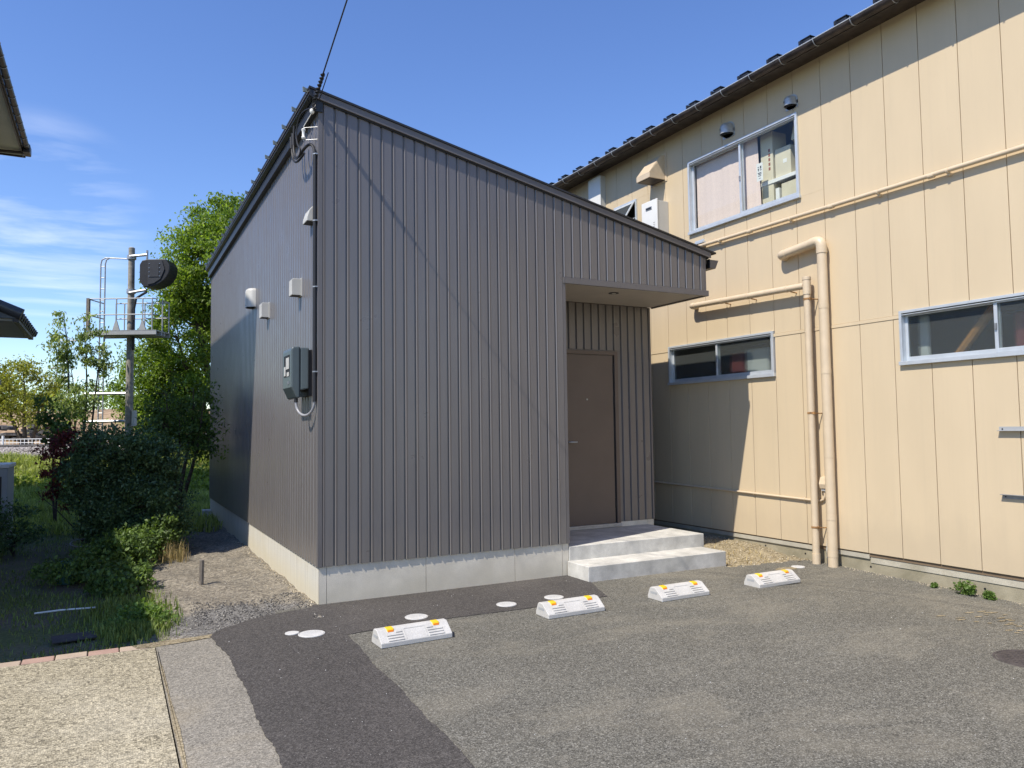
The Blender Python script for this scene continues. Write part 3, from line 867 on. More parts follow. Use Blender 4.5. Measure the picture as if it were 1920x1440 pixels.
# concrete steps in front of the porch
st = empty('concrete_steps', (3.6, 0, 0), 'two broad pale concrete steps leading up to the brown door', 'steps')
b = MB(); b.box(2.703, 4.60, 0.022, YD - 0.002, -0.1, 0.308); b.box(2.703, 4.60, -0.012, 0.0215, -0.1, 0.308)
obj('step', b, M_STEP, st, bevel=0.006)
b = MB(); b.box(2.675, 4.555, -0.425, -0.0125, -0.1, 0.158); obj('step', b, M_STEP, st, bevel=0.006)

# ------------------------------------------------------------------ things on the flank of the grey house
def vent_box(y, z, wd, h, d, label):
    e = empty('wall_vent', (0, y, z), label, 'vent', 'pale vent covers on the flank of the grey house')
    x0 = -0.0145
    b = MB(); b.box(x0 - 0.012, x0, y - wd / 2 - 0.008, y + wd / 2 + 0.008, z - h / 2 - 0.008, z + h / 2 + 0.008); obj('base_plate', b, M_PALE, e, bevel=0.002)
    b = MB(); b.prism([(x0 - 0.012, z - h / 2), (x0 - d, z - h / 2), (x0 - d, z + h / 2 - 0.012), (x0 - d + 0.02, z + h / 2), (x0 - 0.012, z + h / 2)], 'y', y - wd / 2, y + wd / 2)
    obj('cowl', b, M_PALE, e, bevel=0.004)
    b = MB(); b.box(x0 - d + 0.008, x0 - 0.014, y - wd / 2 + 0.008, y + wd / 2 - 0.008, z - h / 2 - 0.002, z - h / 2 + 0.01); obj('grille', b, M_BLACK, e)
    return e
vent_box(0.73, 3.06, 0.13, 0.17, 0.105, 'square pale vent cover on the metal flank, nearest of the lower three')
vent_box(2.52, 3.08, 0.15, 0.18, 0.10, 'small square pale vent cover just right of the rounded one')
# rounded deep cowl
e = empty('wall_vent', (0, 3.6, 3.38), 'larger rounded pale vent cowl, farthest along the metal flank', 'vent', 'pale vent covers on the flank of the grey house')
b = MB()
n = 14; pts = []
for k in range(n + 1):
    a = math.pi * k / n
    pts.append((-0.0145 - 0.115 * math.sin(a) ** 0.8, 3.6 - 0.13 * math.cos(a)))
for zz, sc in ((3.26, 1.0), (3.47, 1.0), (3.50, 0.9), (3.515, 0.7)):
    pass
lev = [(3.275, 1.0), (3.49, 1.0), (3.515, 0.93), (3.53, 0.75)]
vs = []
for zz, sc in lev:
    for (x, y) in pts: vs.append((-0.0145 + (x + 0.0145) * sc, 3.6 + (y - 3.6) * sc, zz))
m1 = n + 1
fs = [(l * m1 + i, (l + 1) * m1 + i, (l + 1) * m1 + i + 1, l * m1 + i + 1) for l in range(3) for i in range(n)] + [tuple(range(3 * m1, 4 * m1))]
b.add(vs, fs); obj('cowl', b, M_PALE, e, smooth=True)
b = MB(); b.add([(x * 0.94, 3.6 + (y - 3.6) * 0.93, 3.282) for x, y in pts], [tuple(range(m1))]); obj('grille', b, M_BLACK, e)
# hooded vent high up beside the conduit
e = empty('wall_vent', (0, 0.2, 3.66), 'white hooded vent cap high on the metal flank beside the black conduit', 'vent', 'pale vent covers on the flank of the grey house')
b = MB(); b.prism([(-0.0145, 3.60), (-0.095, 3.60), (-0.092, 3.64), (-0.07, 3.71), (-0.04, 3.745), (-0.0145, 3.75)], 'y', 0.11, 0.29); obj('hood', b, M_PALE, e, bevel=0.006)
b = MB(); b.box(-0.088, -0.02, 0.12, 0.28, 3.598, 3.606); obj('grille', b, M_BLACK, e)

# electricity meter box
mb_ = empty('meter_box', (-0.05, 0.38, 2.135), 'grey green electricity meter box with a dark window on the metal flank', 'meter box')
b = MB(); b.box(-0.05, -0.0145, 0.22, 0.60, 1.935, 2.375); obj('mounting_plate', b, M_BLACK, mb_)
b = MB()
b.hexa([(-0.05, 0.20, 2.0), (-0.05, 0.62, 2.0), (-0.13, 0.61, 1.985), (-0.13, 0.21, 1.985)][::-1] + [(-0.05, 0.20, 2.395), (-0.05, 0.62, 2.395), (-0.13, 0.61, 2.395), (-0.13, 0.21, 2.395)][::-1])
obj('back_shell', b, M_METERBOX, mb_, bevel=0.012, segs=3)
b = MB(); b.prism([(-0.131, 1.910), (-0.165, 1.910), (-0.215, 2.015), (-0.215, 2.375), (-0.2, 2.400), (-0.131, 2.405)], 'y', 0.205, 0.615)
cv = obj('cover', b, M_METERBOX, mb_, bevel=0.016, segs=3)
b = MB(); b.box(-0.2165, -0.2145, 0.275, 0.545, 2.120, 2.330); obj('window', b, M_BLACK, cv)
for (ya, yb, za, zb) in ((0.30, 0.44, 2.195, 2.305), (0.46, 0.53, 2.135, 2.225), (0.3, 0.4, 2.125, 2.165)):
    b = MB(); b.box(-0.2185, -0.2165, ya, yb, za, zb); obj('dial', b, M_PALE, cv)
b = MB(); b.box(-0.222, -0.214, 0.3, 0.34, 2.045, 2.075); obj('latch', b, M_STEEL, cv)
b = MB(); b.tube([(-0.15, 0.30, 1.915), (-0.15, 0.30, 1.875)], 0.018, 10); obj('cable_gland', b, M_BLACK, mb_)

# service conduit, its cable loop below the meter, and clips
cd = empty('conduit', (-0.04, -0.0, 3.1), 'black conduit running down the metal corner to the meter box', 'conduit')
b = MB(); b.tube([(-0.04, 0.02, 4.24), (-0.04, 0.02, 1.87)], 0.019, 12); obj('pipe', b, M_BLACK, cd, smooth=True)
for zz in (4.22, 3.58, 2.95, 2.15):
    b = MB(); b.lathe([(0.0215, -0.006), (0.0215, 0.006)], (-0.04, 0.02, zz), 14); b.box(-0.045, -0.014, -0.012, 0.0, zz - 0.006, zz + 0.006); obj('clip', b, M_STEEL, cd)
pts = []
for k in range(17):
    a = math.pi * k / 16
    pts.append((-0.15 + 0.11 * (1 - math.cos(a)) / 2, 0.30 - 0.28 * (1 - math.cos(a)) / 2, 1.875 - 0.13 * math.sin(a)))
b = MB(); b.tube(pts, 0.013, 10); obj('cable_loop', b, paint('grey_cable', (0.3, 0.3, 0.31), 0.35), cd, smooth=True)

# insulator bracket at the corner
ib = empty('wire_anchor', (-0.03, 0.06, 4.45), 'white porcelain wire insulator on a steel bracket near the roof corner', 'insulator')
b = MB(); b.tube([(-0.015, 0.02, 4.49), (-0.13, 0.10, 4.49)], 0.0035, 8); b.tube([(-0.015, 0.02, 4.37), (-0.13, 0.10, 4.37)], 0.0035, 8); b.tube([(-0.13, 0.10, 4.36), (-0.13, 0.10, 4.5)], 0.004, 8); obj('bracket', b, M_STEEL, ib)
b = MB(); b.lathe([(0.014, 0), (0.022, 0.012), (0.014, 0.03), (0.014, 0.07), (0.022, 0.09), (0.014, 0.1)], (-0.13, 0.10, 4.38), 14); obj('porcelain', b, M_WHITE, ib, smooth=True)
b = MB(); b.tube([(-0.13, 0.10, 4.5), (-0.08, 0.0, 4.6)], 0.004, 6); b.lathe([(0.012, -0.02), (0.022, -0.005), (0.022, 0.015), (0.012, 0.03)], (-0.075, -0.01, 4.615), 12); obj('strain_insulator', b, M_WHITE, ib)

# service drop: taut pair of black wires rising out of the picture, with the twisted bare ends
sw = empty('service_wire', (-0.07, -0.02, 4.62), 'black twisted service wire rising from the roof corner into the sky', 'wire')
def wire_pt(s):
    return Vector((-0.06 + 0.06 * min(s, 3) + 0.015 * s, -0.06 - 1.0 * s, 4.72 + 0.62 * s - 0.012 * s * s))
b = MB(); b.tube([(-0.075, -0.01, 4.62)] + [tuple(wire_pt(s)) for s in np.concatenate([np.linspace(0, 1.2, 14), np.linspace(1.6, 16, 24)])], 0.0068, 8)
obj('wire', b, M_BLACK, sw, smooth=True)
b = MB()
for ph in (0, math.pi):
    pts = []
    for k in range(40):
        s = 0.30 * k / 39 - 0.06
        c = wire_pt(max(s, 0)) if s >= 0 else Vector((-0.065, -0.04 + 0.3 * s, 4.70 + 1.2 * s))
        a = ph + k * 0.75
        pts.append((c.x + 0.014 * math.cos(a), c.y + 0.006 * math.sin(a), c.z + 0.010 * math.sin(a)))
    b.tube(pts, 0.008, 6)
obj('twisted_grip', b, M_BLACK, sw, smooth=True)
b = MB(); b.tube([tuple(wire_pt(s) + Vector((0.035, 0.0, -0.015 - 0.03 * s))) for s in np.linspace(0.02, 0.28, 8)], 0.005, 6)
obj('messenger_wire', b, M_BLACK, sw, smooth=True)

# drip loop of the incoming cables at the corner
cl = empty('drip_loop', (-0.12, 0.3, 4.45), 'tangle of black service cables looping under the roof edge', 'cables')
def bez(p0, p1, p2, p3, n=18):
    outp = []
    for k in range(n + 1):
        t_ = k / n
        outp.append(tuple((1 - t_) ** 3 * Vector(p0) + 3 * t_ * (1 - t_) ** 2 * Vector(p1) + 3 * t_ ** 2 * (1 - t_) * Vector(p2) + t_ ** 3 * Vector(p3)))
    return outp
b = MB(); b.tube(bez((-0.08, -0.02, 4.64), (-0.16, 0.42, 4.80), (-0.15, 0.40, 4.40), (-0.14, 0.22, 4.34)), 0.008, 8); b.tube(bez((-0.14, 0.22, 4.34), (-0.13, 0.1, 4.26), (-0.14, 0.5, 4.2), (-0.14, 0.52, 4.42)), 0.008, 8); obj('cable', b, M_BLACK, cl, smooth=True)
b = MB(); b.tube(bez((-0.13, 0.52, 4.66), (-0.15, 0.56, 4.25), (-0.13, 0.34, 4.26), (-0.11, 0.22, 4.31)), 0.012, 8); b.tube(bez((-0.11, 0.22, 4.31), (-0.08, 0.12, 4.36), (-0.045, 0.05, 4.36), (-0.04, 0.02, 4.22)), 0.014, 8); obj('cable', b, M_BLACK, cl, smooth=True)
b = MB(); b.tube(bez((-0.13, 0.62, 4.62), (-0.14, 0.66, 4.25), (-0.13, 0.4, 4.22), (-0.10, 0.2, 4.28)), 0.011, 8); obj('cable', b, M_BLACK, cl, smooth=True)
for yy in (0.52, 0.62):
    b = MB(); b.tube([(-0.135, yy, 4.46), (-0.135, yy + 0.01, 4.58)], 0.018, 10); obj('splice_sleeve', b, M_BLACK, cl, smooth=True)

# small concrete block at the far end of the flank
b = MB(); b.box(-0.16, -0.002, 8.3, 8.62, -0.06, 0.13)
props(obj('concrete_block', b, M_STEP, origin=(-0.1, 8.4, 0), bevel=0.01), 'small pale concrete block at the far foot of the metal flank', 'block')

# ------------------------------------------------------------------ beige two-storey building
CAM_SCALE = (1.01784, Vector((0.0306, 0.1269, -0.0285)))   # beige building scaled about the camera so the shadows cast on it fit
XB = 5.57
wh = empty('beige_building', (XB, 0, 0), 'two-storey workshop building clad in beige vertical panels', 'building')
Y0, Y1, ZT = -9.0, 9.0, 5.985
WIN = {'up': (-0.78, 1.185, 4.325, 5.365), 'lo': (-0.295, 1.715, 2.21, 2.765), 'rt': (-3.95, -2.01, 2.21, 2.765), 'aw': (2.40, 3.00, 4.55, 5.18)}
def minus(rect, holes):
    rects = [rect]
    for (a, c, e, g) in holes:
        nr = []
        for (y0, y1, z0, z1) in rects:
            if c <= y0 or a >= y1 or g <= z0 or e >= z1: nr.append((y0, y1, z0, z1)); continue
            if z0 < e: nr.append((y0, y1, z0, e))
            if g < z1: nr.append((y0, y1, g, z1))
            zz0, zz1 = max(z0, e), min(z1, g)
            if y0 < a: nr.append((y0, a, zz0, zz1))
            if c < y1: nr.append((c, y1, zz0, zz1))
        rects = nr
    return rects
holes = list(WIN.values())
b = MB()
for (a, c, e, g) in minus((Y0, Y1, 0.16, ZT), holes): b.box(XB + 0.016, XB + 0.12, a, c, e, g)
obj('wall', b, M_BEIGE_GAP, wh)
PB = 0.4055
js = [0.10 + PB * k for k in range(-22, 22)]
for r, (z0, z1) in enumerate(((0.20, 2.688), (2.728, ZT))):
    for a, c in zip(js[:-1], js[1:]):
        if c < -5.2: continue
        for (ya, yb, za, zb) in minus((a + 0.0035, c - 0.0035, z0, z1), holes):
            if yb - ya < 0.012 or zb - za < 0.012: continue
            bb = MB(); bb.box(XB, XB + 0.0155, ya, yb, za, zb)
            obj('siding_panel', bb, M_BEIGE, wh, bevel=0.0015, segs=1)
b = MB(); b.box(XB, XB + 0.0155, Y0, -5.25, 0.2, ZT); obj('siding_panel', b, M_BEIGE, wh)
b = MB()
for (ya, yb, za, zb) in minus((Y0, Y1, 2.69, 2.726), holes): b.box(XB - 0.006, XB + 0.0155, ya, yb, za, zb)
obj('band_trim', b, M_BEIGE, wh, bevel=0.002)
# footing with weep holes, flashing strip above it
b = MB(); b.box(XB + 0.03, XB + 0.25, Y0, Y1, -0.4, 0.158)
fo = obj('foundation', b, M_OLDFOUND, wh)
for yy, zz in ((-0.02, 0.085), (-0.64, 0.07), (-1.52, 0.05), (1.2, 0.11), (-2.74, 0.03), (-4.0, 0.0)):
    b = MB(); b.lathe([(0.011, 0.0), (0.011, 0.004)], (XB + 0.0265, yy, zz), 12, 'x'); obj('weep_hole', b, M_BLACK, fo)
b = MB()
for a, c in ((-0.78, 1.3), (1.305, 3.6), (3.605, 9.0), (-1.03, -0.95), (-1.52, -1.12)):
    b.box(XB + 0.012, XB + 0.031, a, c, 0.135, 0.183)
obj('flashing', b, concrete('flashing_metal', (0.46, 0.43, 0.35), (0.3, 0.27, 0.2), spots=0.6), wh)
b = MB(); b.box(XB + 0.022, XB + 0.03, Y0, -1.53, 0.095, 0.157)
obj('paint_band', b, concrete('white_paint_band', (0.52, 0.48, 0.38), (0.25, 0.22, 0.14), spots=1.0), fo)
b = MB(); b.box(XB + 0.02, XB + 0.05, Y0, Y1, 0.158, 0.205); obj('shadow_gap', b, M_BLACK, wh)
# rest of the shell
b = MB(); b.box(XB + 0.12, 13.0, Y1 - 0.15, Y1, -0.2, ZT); b.box(XB + 0.12, 13.0, Y0, Y0 + 0.15, -0.2, ZT); b.box(12.9, 13.0, Y0, Y1, -0.2, ZT)
obj('back_wall', b, M_BEIGE, wh)
b = MB(); b.box(XB + 0.12, 12.9, Y0 + 0.15, Y1 - 0.15, 2.95, 3.05); obj('upper_floor', b, M_ROOM, wh)
# roof
SL = 0.10
def zr(x): return 5.915 + (x - 5.25) * SL
b = MB(); b.prism([(5.25, zr(5.25)), (9.3, zr(9.3)), (9.3, zr(9.3) + 0.04), (5.25, zr(5.25) + 0.04)], 'y', Y0 - 0.3, Y1 + 0.3)
b.prism([(9.3, zr(9.3)), (13.4, zr(5.25)), (13.4, zr(5.25) + 0.04), (9.3, zr(9.3) + 0.04)], 'y', Y0 - 0.3, Y1 + 0.3)
rf = obj('roof', b, M_ROOFDK, wh)
for i in range(38):
    yy = -8.9 + i * 0.485
    bb = MB()
    bb.prism([(5.22, zr(5.22) + 0.041), (9.3, zr(9.3) + 0.041), (9.3, zr(9.3) + 0.085), (5.22, zr(5.22) + 0.085)], 'y', yy - 0.012, yy + 0.012)
    obj('roof_seam', bb, M_ROOFDK, rf)
b = MB(); b.box(5.30, XB + 0.015, Y0 - 0.3, Y1 + 0.3, 5.90, 5.913); obj('soffit', b, M_GUT2, wh)
b = MB(); b.box(5.285, 5.31, Y0 - 0.3, Y1 + 0.3, 5.86, 5.914); obj('fascia', b, M_GUT2, wh, bevel=0.003)
# snow stop frames on the seams just behind the gutter
for i in range(30):
    yy = -5.02 + i * 0.485
    bb = MB()
    z0 = zr(5.3) + 0.04
    bb.box(5.33, 5.345, yy - 0.06, yy + 0.06, z0, z0 + 0.095); bb.box(5.345, 5.40, yy - 0.06, yy - 0.045, z0, z0 + 0.095); bb.box(5.345, 5.40, yy + 0.045, yy + 0.06, z0, z0 + 0.095)
    bb.box(5.32, 5.41, yy - 0.075, yy + 0.075, z0 + 0.096, z0 + 0.104)
    obj('snow_stop', bb, M_ROOFDK, rf)
# half round gutter
GX, GZ, GR = 5.232, 5.905, 0.058
prof = [(GX + GR * math.cos(a), GZ + GR * math.sin(a)) for a in np.linspace(math.pi, 2 * math.pi, 13)] + [(GX + (GR - 0.006) * math.cos(a), GZ + (GR - 0.006) * math.sin(a)) for a in np.linspace(2 * math.pi, math.pi, 13)]
b = MB(); b.prism(prof, 'y', Y0 - 0.3, Y1 + 0.3)
gt = obj('gutter', b, M_GUT2, wh, smooth=True)
b = MB(); b.tube([(GX - GR, Y0 - 0.3, GZ + 0.002), (GX - GR, Y1 + 0.3, GZ + 0.002)], 0.0065, 8); obj('gutter_bead', b, M_ALU, gt, smooth=True)
for i in range(30):
    yy = -5.25 + i * 0.485
    bb = MB()
    bb.tube([(GX - GR - 0.004, yy, GZ + 0.012)] + [(GX + (GR + 0.006) * math.cos(a), yy, GZ + (GR + 0.006) * math.sin(a)) for a in np.linspace(math.pi, 1.85 * math.pi, 9)] + [(5.285, yy, GZ - 0.01)], 0.0055, 6)
    obj('gutter_bracket', bb, M_STEEL, gt, smooth=True)

# windows of the beige building
def window(key, split, front_right, name='window', deep=0.06):
    a, c, e, g = WIN[key]
    f = 0.028
    b = MB()
    x0, x1 = XB - 0.028, XB + 0.10
    b.box(x0, x1, a, a + f, e, g); b.box(x0, x1, c - f, c, e, g); b.box(x0, x1, a + f, c - f, g - f, g); b.box(x0 - 0.012, x1, a - 0.012, c + 0.012, e - 0.012, e + f)
    b.box(x0 + 0.004, x1 - 0.07, a + f, c - f, g - f - 0.02, g - f - 0.012)
    w_ = obj('window', b, M_ALU, wh, bevel=0.002, segs=1)
    s = 0.032
    def sash(ya, yb, xs_):
        bb = MB()
        za, zb = e + f + 0.004, g - f - 0.004
        bb.box(xs_, xs_ + 0.026, ya, ya + s, za, zb); bb.box(xs_, xs_ + 0.026, yb - s, yb, za, zb)
        bb.box(xs_, xs_ + 0.026, ya + s, yb - s, za, za + s * 1.3); bb.box(xs_, xs_ + 0.026, ya + s, yb - s, zb - s * 0.9, zb)
        obj('sash', bb, M_ALU, w_, bevel=0.002, segs=1)
        gb = MB(); xg = xs_ + 0.012
        gb.add([(xg, ya + s, za + s * 1.3), (xg, yb - s, za + s * 1.3), (xg, yb - s, zb - s * 0.9), (xg, ya + s, zb - s * 0.9)], [(0, 3, 2, 1)])
        return gb
    ov = 0.02
    front = sash(a + f, split + ov, XB - 0.002)
    back = sash(split - ov, c - f, XB + 0.032)
    gm = M_GLASS if key == 'up' else M_FROST
    obj('pane', front, gm, w_); obj('pane', back, gm, w_)
    b = MB(); b.box(XB - 0.016, XB - 0.0025, split - 0.008, split + 0.012, (e + g) / 2 - 0.03, (e + g) / 2 + 0.03); obj('latch', b, M_STEEL, w_)
    return w_
w_up = window('up', 0.19, True)
w_lo = window('lo', 0.725, True)
w_rt = window('rt', -2.98, True)
# small top-hung window, propped open
a, c, e, g = WIN['aw']
b = MB()
for (ya, yb, za, zb) in ((a, a + 0.03, e, g), (c - 0.03, c, e, g), (a + 0.03, c - 0.03, g - 0.03, g), (a + 0.03, c - 0.03, e, e + 0.03)): b.box(XB - 0.025, XB + 0.1, ya, yb, za, zb)
w_aw = obj('window', b, M_ALU, wh)
ang = math.radians(33)
def tilt(p):   # hinge along the top edge
    x, y, z = p; dz = z - (g - 0.03)
    return (XB - 0.03 + x * math.cos(ang) + dz * math.sin(ang), y, g - 0.03 + dz * math.cos(ang) - x * math.sin(ang) * -1)
b = MB()
for (ya, yb, za, zb) in ((a + 0.03, a + 0.065, e + 0.06, g - 0.03), (c - 0.065, c - 0.03, e + 0.06, g - 0.03), (a + 0.065, c - 0.065, g - 0.065, g - 0.03), (a + 0.065, c - 0.065, e + 0.06, e + 0.1)):
    t0 = MB(); t0.box(-0.015, 0.015, ya, yb, za, zb); b.add([tilt(p) for p in t0.v], t0.f)
obj('sash', b, M_ALU, w_aw)
b = MB(); b.add([tilt(p) for p in ((0, a + 0.065, e + 0.1), (0, c - 0.065, e + 0.1), (0, c - 0.065, g - 0.065), (0, a + 0.065, g - 0.065))], [(0, 3, 2, 1)]); obj('pane', b, M_FROST, w_aw)
b = MB(); b.tube([(XB + 0.02, a + 0.05, 4.9), tilt((0, a + 0.045, 4.72))], 0.008, 6); obj('stay', b, M_ALU, w_aw)

# behind the upper window: half-drawn curtain, stored cartons on a shelf, a paper notice on the glass
b = MB()
n = 60; vs = []
for k in range(n + 1):
    y = 1.14 - 1.19 * k / n
    off = 0.004 * math.sin(k * 0.35) + 0.0015 * math.sin(k * 1.1)
    lean = 0.012 if k == n else 0
    vs += [(XB + 0.105 + off, y - lean, 4.36), (XB + 0.105 + off * 0.7, y + (0.03 if k > n - 3 else 0), 5.36)]
b.add(vs, [(2 * k, 2 * k + 1, 2 * k + 3, 2 * k + 2) for k in range(n)])
props(obj('curtain', b, M_CURTAIN, origin=(XB + 0.1, 0.5, 4.4), smooth=True), 'pale pink curtain drawn across most of the upper window', 'curtain')
b = MB(); b.box(XB + 0.14, XB + 0.9, -1.3, 1.3, 4.70, 4.725); b.box(XB + 0.14, XB + 0.165, -1.3, 1.3, 4.68, 4.70)
props(obj('shelf', b, M_WHITE, origin=(XB + 0.5, 0, 4.7)), 'white shelf board seen through the upper window carrying cartons', 'shelf')
cart = [(-0.50, -0.25, 0.17, 0.45, 4.726, 5.10, 'pale carton on the shelf inside the upper window, left of the gap'),
        (-0.90, -0.58, 0.16, 0.5, 4.726, 5.06, 'pair-width pale carton at the right end of the window shelf'),
        (-0.23, -0.03, 0.15, 0.4, 4.4, 5.36, 'tall narrow carton with printed side next to the pink curtain'),
        (-0.82, -0.50, 0.18, 0.5, 5.11, 5.33, 'tilted carton on top of the others in the upper window'),
        (-0.88, -0.34, 0.17, 0.5, 4.34, 4.64, 'wide carton under the shelf inside the upper window'),
        (-0.56, -0.24, 0.52, 0.7, 4.726, 5.66, 'tall pale carton at the back of the shelf inside the upper window'),
        (-0.95, -0.58, 0.54, 0.75, 4.726, 5.68, 'stacked pale carton behind the right end of the window shelf'),
        (-0.48, -0.16, 0.5, 0.8, 4.36, 4.69, 'pale carton far back under the shelf inside the upper window'),
        (-0.31, -0.25, 0.16, 0.4, 4.35, 4.60, 'thin white box under the shelf inside the upper window')]
for i, (ya, yb, xa, xb_, za, zb, lab) in enumerate(cart):
    cx, cy = XB + (xa + xb_) / 2, (ya + yb) / 2
    e_ = empty('carton', (cx, cy, za), lab, 'carton', 'cartons stored behind the upper window')
    b = MB(); b.box(XB + xa, XB + xb_, ya, yb, za, zb); obj('box', b, M_WHITE if i == 8 else M_CARD, e_, bevel=0.004)
    if i in (0, 3, 4):
        b = MB(); b.box(XB + xa - 0.0015, XB + xa - 0.0005, ya + 0.06, ya + 0.12, (za + zb) / 2 - 0.02, (za + zb) / 2 + 0.03); obj('sticker', b, M_WHITE, e_)
    if i == 2:
        for q in range(5):
            b = MB(); b.box(XB + xa - 0.0015, XB + xa - 0.0005, -0.19, -0.16, 4.86 + q * 0.06, 4.90 + q * 0.06); obj('printed_character', b, M_INKR, e_)
    if i == 3:
        e_.rotation_euler = (math.radians(14), 0, 0)
no = empty('paper_notice', (XB + 0.008, -0.135, 4.78), 'small white printed notice stuck inside the upper window glass', 'notice')
b = MB(); b.box(XB + 0.0125, XB + 0.0135, -0.19, -0.085, 4.715, 4.945); obj('paper', b, M_WHITE, no)
def print_box(y0, y1, z0, z1):
    b = MB(); b.box(XB + 0.0112, XB + 0.0118, y0, y1, z0, z1); obj('printed_mark', b, M_INK, no)
for (y0, y1, z0, z1) in ((-0.128, -0.108, 4.865, 4.878), (-0.124, -0.112, 4.845, 4.862), (-0.13, -0.106, 4.892, 4.9), (-0.166, -0.146, 4.87, 4.905), (-0.17, -0.142, 4.848, 4.858),
                         (-0.165, -0.105, 4.812, 4.822), (-0.165, -0.115, 4.795, 4.804), (-0.16, -0.11, 4.775, 4.783), (-0.155, -0.12, 4.745, 4.750)):
    print_box(y0, y1, z0, z1)
# upstairs room and dim ground floor behind the frosted windows
b = MB(); b.box(XB + 1.0, XB + 1.06, -3.0, 4.0, 3.06, 5.9); b.box(XB + 0.13, XB + 1.3, -3.06, -3.0, 3.06, 5.9); b.box(XB + 0.13, XB + 1.3, 4.0, 4.06, 3.06, 5.9)
obj('room_lining', b, M_ROOM, wh)
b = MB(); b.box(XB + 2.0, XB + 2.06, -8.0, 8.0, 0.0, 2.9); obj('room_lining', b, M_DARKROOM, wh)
def blurobj(name, bx, m, lab, cat):
    b = MB(); b.box(*bx); return props(obj(name, b, m, origin=((bx[0] + bx[1]) / 2, (bx[2] + bx[3]) / 2, bx[4]), bevel=0.03), lab, cat)
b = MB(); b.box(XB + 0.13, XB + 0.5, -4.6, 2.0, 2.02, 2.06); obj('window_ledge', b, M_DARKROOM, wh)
blurobj('red_bag', (XB + 0.16, XB + 0.26, 0.38, 0.62, 2.061, 2.58), M_REDOBJ, 'red shape behind the frosted lower window left of the white one', 'bag')
blurobj('white_bag', (XB + 0.16, XB + 0.28, -0.05, 0.34, 2.061, 2.60), M_WHITEOBJ, 'white shape behind the frosted lower window', 'bag')
blurobj('red_bag', (XB + 0.16, XB + 0.26, -3.22, -3.05, 2.061, 2.62), M_REDOBJ, 'red shape behind the frosted window at the right edge', 'bag')
b = MB(); b.tube([(XB + 0.15, -2.35, 2.06), (XB + 0.16, -2.90, 2.72)], 0.045, 8)
props(obj('plank', b, M_PLANK, origin=(XB + 0.15, -2.6, 2.06)), 'orange plank leaning behind the frosted window at the right', 'plank')
blurobj('pale_board', (XB + 0.2, XB + 0.24, -2.19, -2.08, 2.061, 2.72), M_WHITEOBJ, 'pale board upright behind the left end of the right window', 'board')

# ------------------------------------------------------------------ things on the beige wall
def round_hood(y, z, r, label):
    e = empty('vent_hood', (XB, y, z), label, 'vent hood', 'round steel vent hoods above the upper window')
    b = MB(); b.lathe([(r + 0.02, -0.004), (r + 0.02, 0.0)], (XB, y, z), 28, 'x')
    b.box(XB - 0.004, XB, y - r - 0.02, y + r + 0.02, z - r * 1.15, z); obj('flange', b, M_STAIN, e)
    # half dome closed at the top, open underneath
    b = MB(); vs = []; nu, nv = 18, 8
    for j in range(nv + 1):
        t_ = j / nv                            # 0 at the wall, 1 at the nose
        for i in range(nu + 1):
            a = math.pi * i / nu
            yy = r * math.cos(a); zz = r * math.sin(a)
            d = (r * 1.35) * math.sin(t_ * math.pi / 2)
            sc = math.cos(t_ * math.pi / 2) ** 0.6 if t_ < 1 else 0.0
            vs.append((XB - 0.004 - d * 0.999, y + yy * (0.35 * sc + 0.65 * sc), z + zz * sc))
    fs = [(j * (nu + 1) + i, j * (nu + 1) + i + 1, (j + 1) * (nu + 1) + i + 1, (j + 1) * (nu + 1) + i) for j in range(nv) for i in range(nu)]
    # skirt that drops below the dome
    o_ = len(vs)
    prof = []
    for i in range(nu + 1):
        a = math.pi * i / nu
        prof.append((XB - 0.004 - r * 1.35 * math.sin(a), y + r * math.cos(a)))
    for (x, yy) in prof: vs.append((x, yy, z + 0.001))
    for (x, yy) in prof: vs.append((x - 0.006 if x < XB - 0.01 else x, y + (yy - y) * 1.03, z - r * 0.75))
    n1 = nu + 1
    fs += [(o_ + i, o_ + i + 1, o_ + n1 + i + 1, o_ + n1 + i) for i in range(nu)]
    b.add(vs, fs); obj('cowl', b, M_STAIN, e, smooth=True)
    b = MB(); b.add([(x + 0.004, y + (yy - y) * 0.96, z - r * 0.6) for x, yy in prof], [tuple(range(n1))]); obj('louvre', b, M_BLACK, e)
    b = MB(); b.tube([(XB - 0.02, y - r * 0.9, z - r * 0.78), (XB - r * 1.3, y, z - r * 0.85), (XB - 0.02, y + r * 0.9, z - r * 0.78)], 0.006, 6); obj('drip_wire', b, M_BLACK, e)
    return e
round_hood(0.37, 5.56, 0.092, 'larger round stainless vent hood above the middle of the upper window')
round_hood(-0.70, 5.52, 0.075, 'smaller round stainless vent hood above the right corner of the upper window')

e = empty('vent_hood', (XB, 1.85, 5.45), 'square beige sheet metal vent hood over the white heater box', 'vent hood')
b = MB(); b.box(XB - 0.012, XB, 1.66, 2.05, 5.25, 5.68); obj('flange', b, M_BEIGE_PIPE, e, bevel=0.003)
b = MB()
xo = XB - 0.30
b.hexa([(XB - 0.012, 1.70, 5.36), (XB - 0.012, 2.01, 5.36), (xo, 2.01, 5.36), (xo, 1.70, 5.36), (XB - 0.012, 1.70, 5.655), (XB - 0.012, 2.01, 5.655), (XB - 0.09, 2.0, 5.63), (XB - 0.09, 1.71, 5.63)])
obj('hood', b, M_BEIGE_PIPE, e)
b = MB(); b.box(xo - 0.004, XB - 0.012, 1.696, 2.014, 5.275, 5.358); obj('skirt', b, M_BEIGE_PIPE, e, bevel=0.004)
b = MB(); b.box(xo + 0.01, XB - 0.02, 1.71, 2.0, 5.268, 5.2748); obj('screen', b, M_GUT2, e)

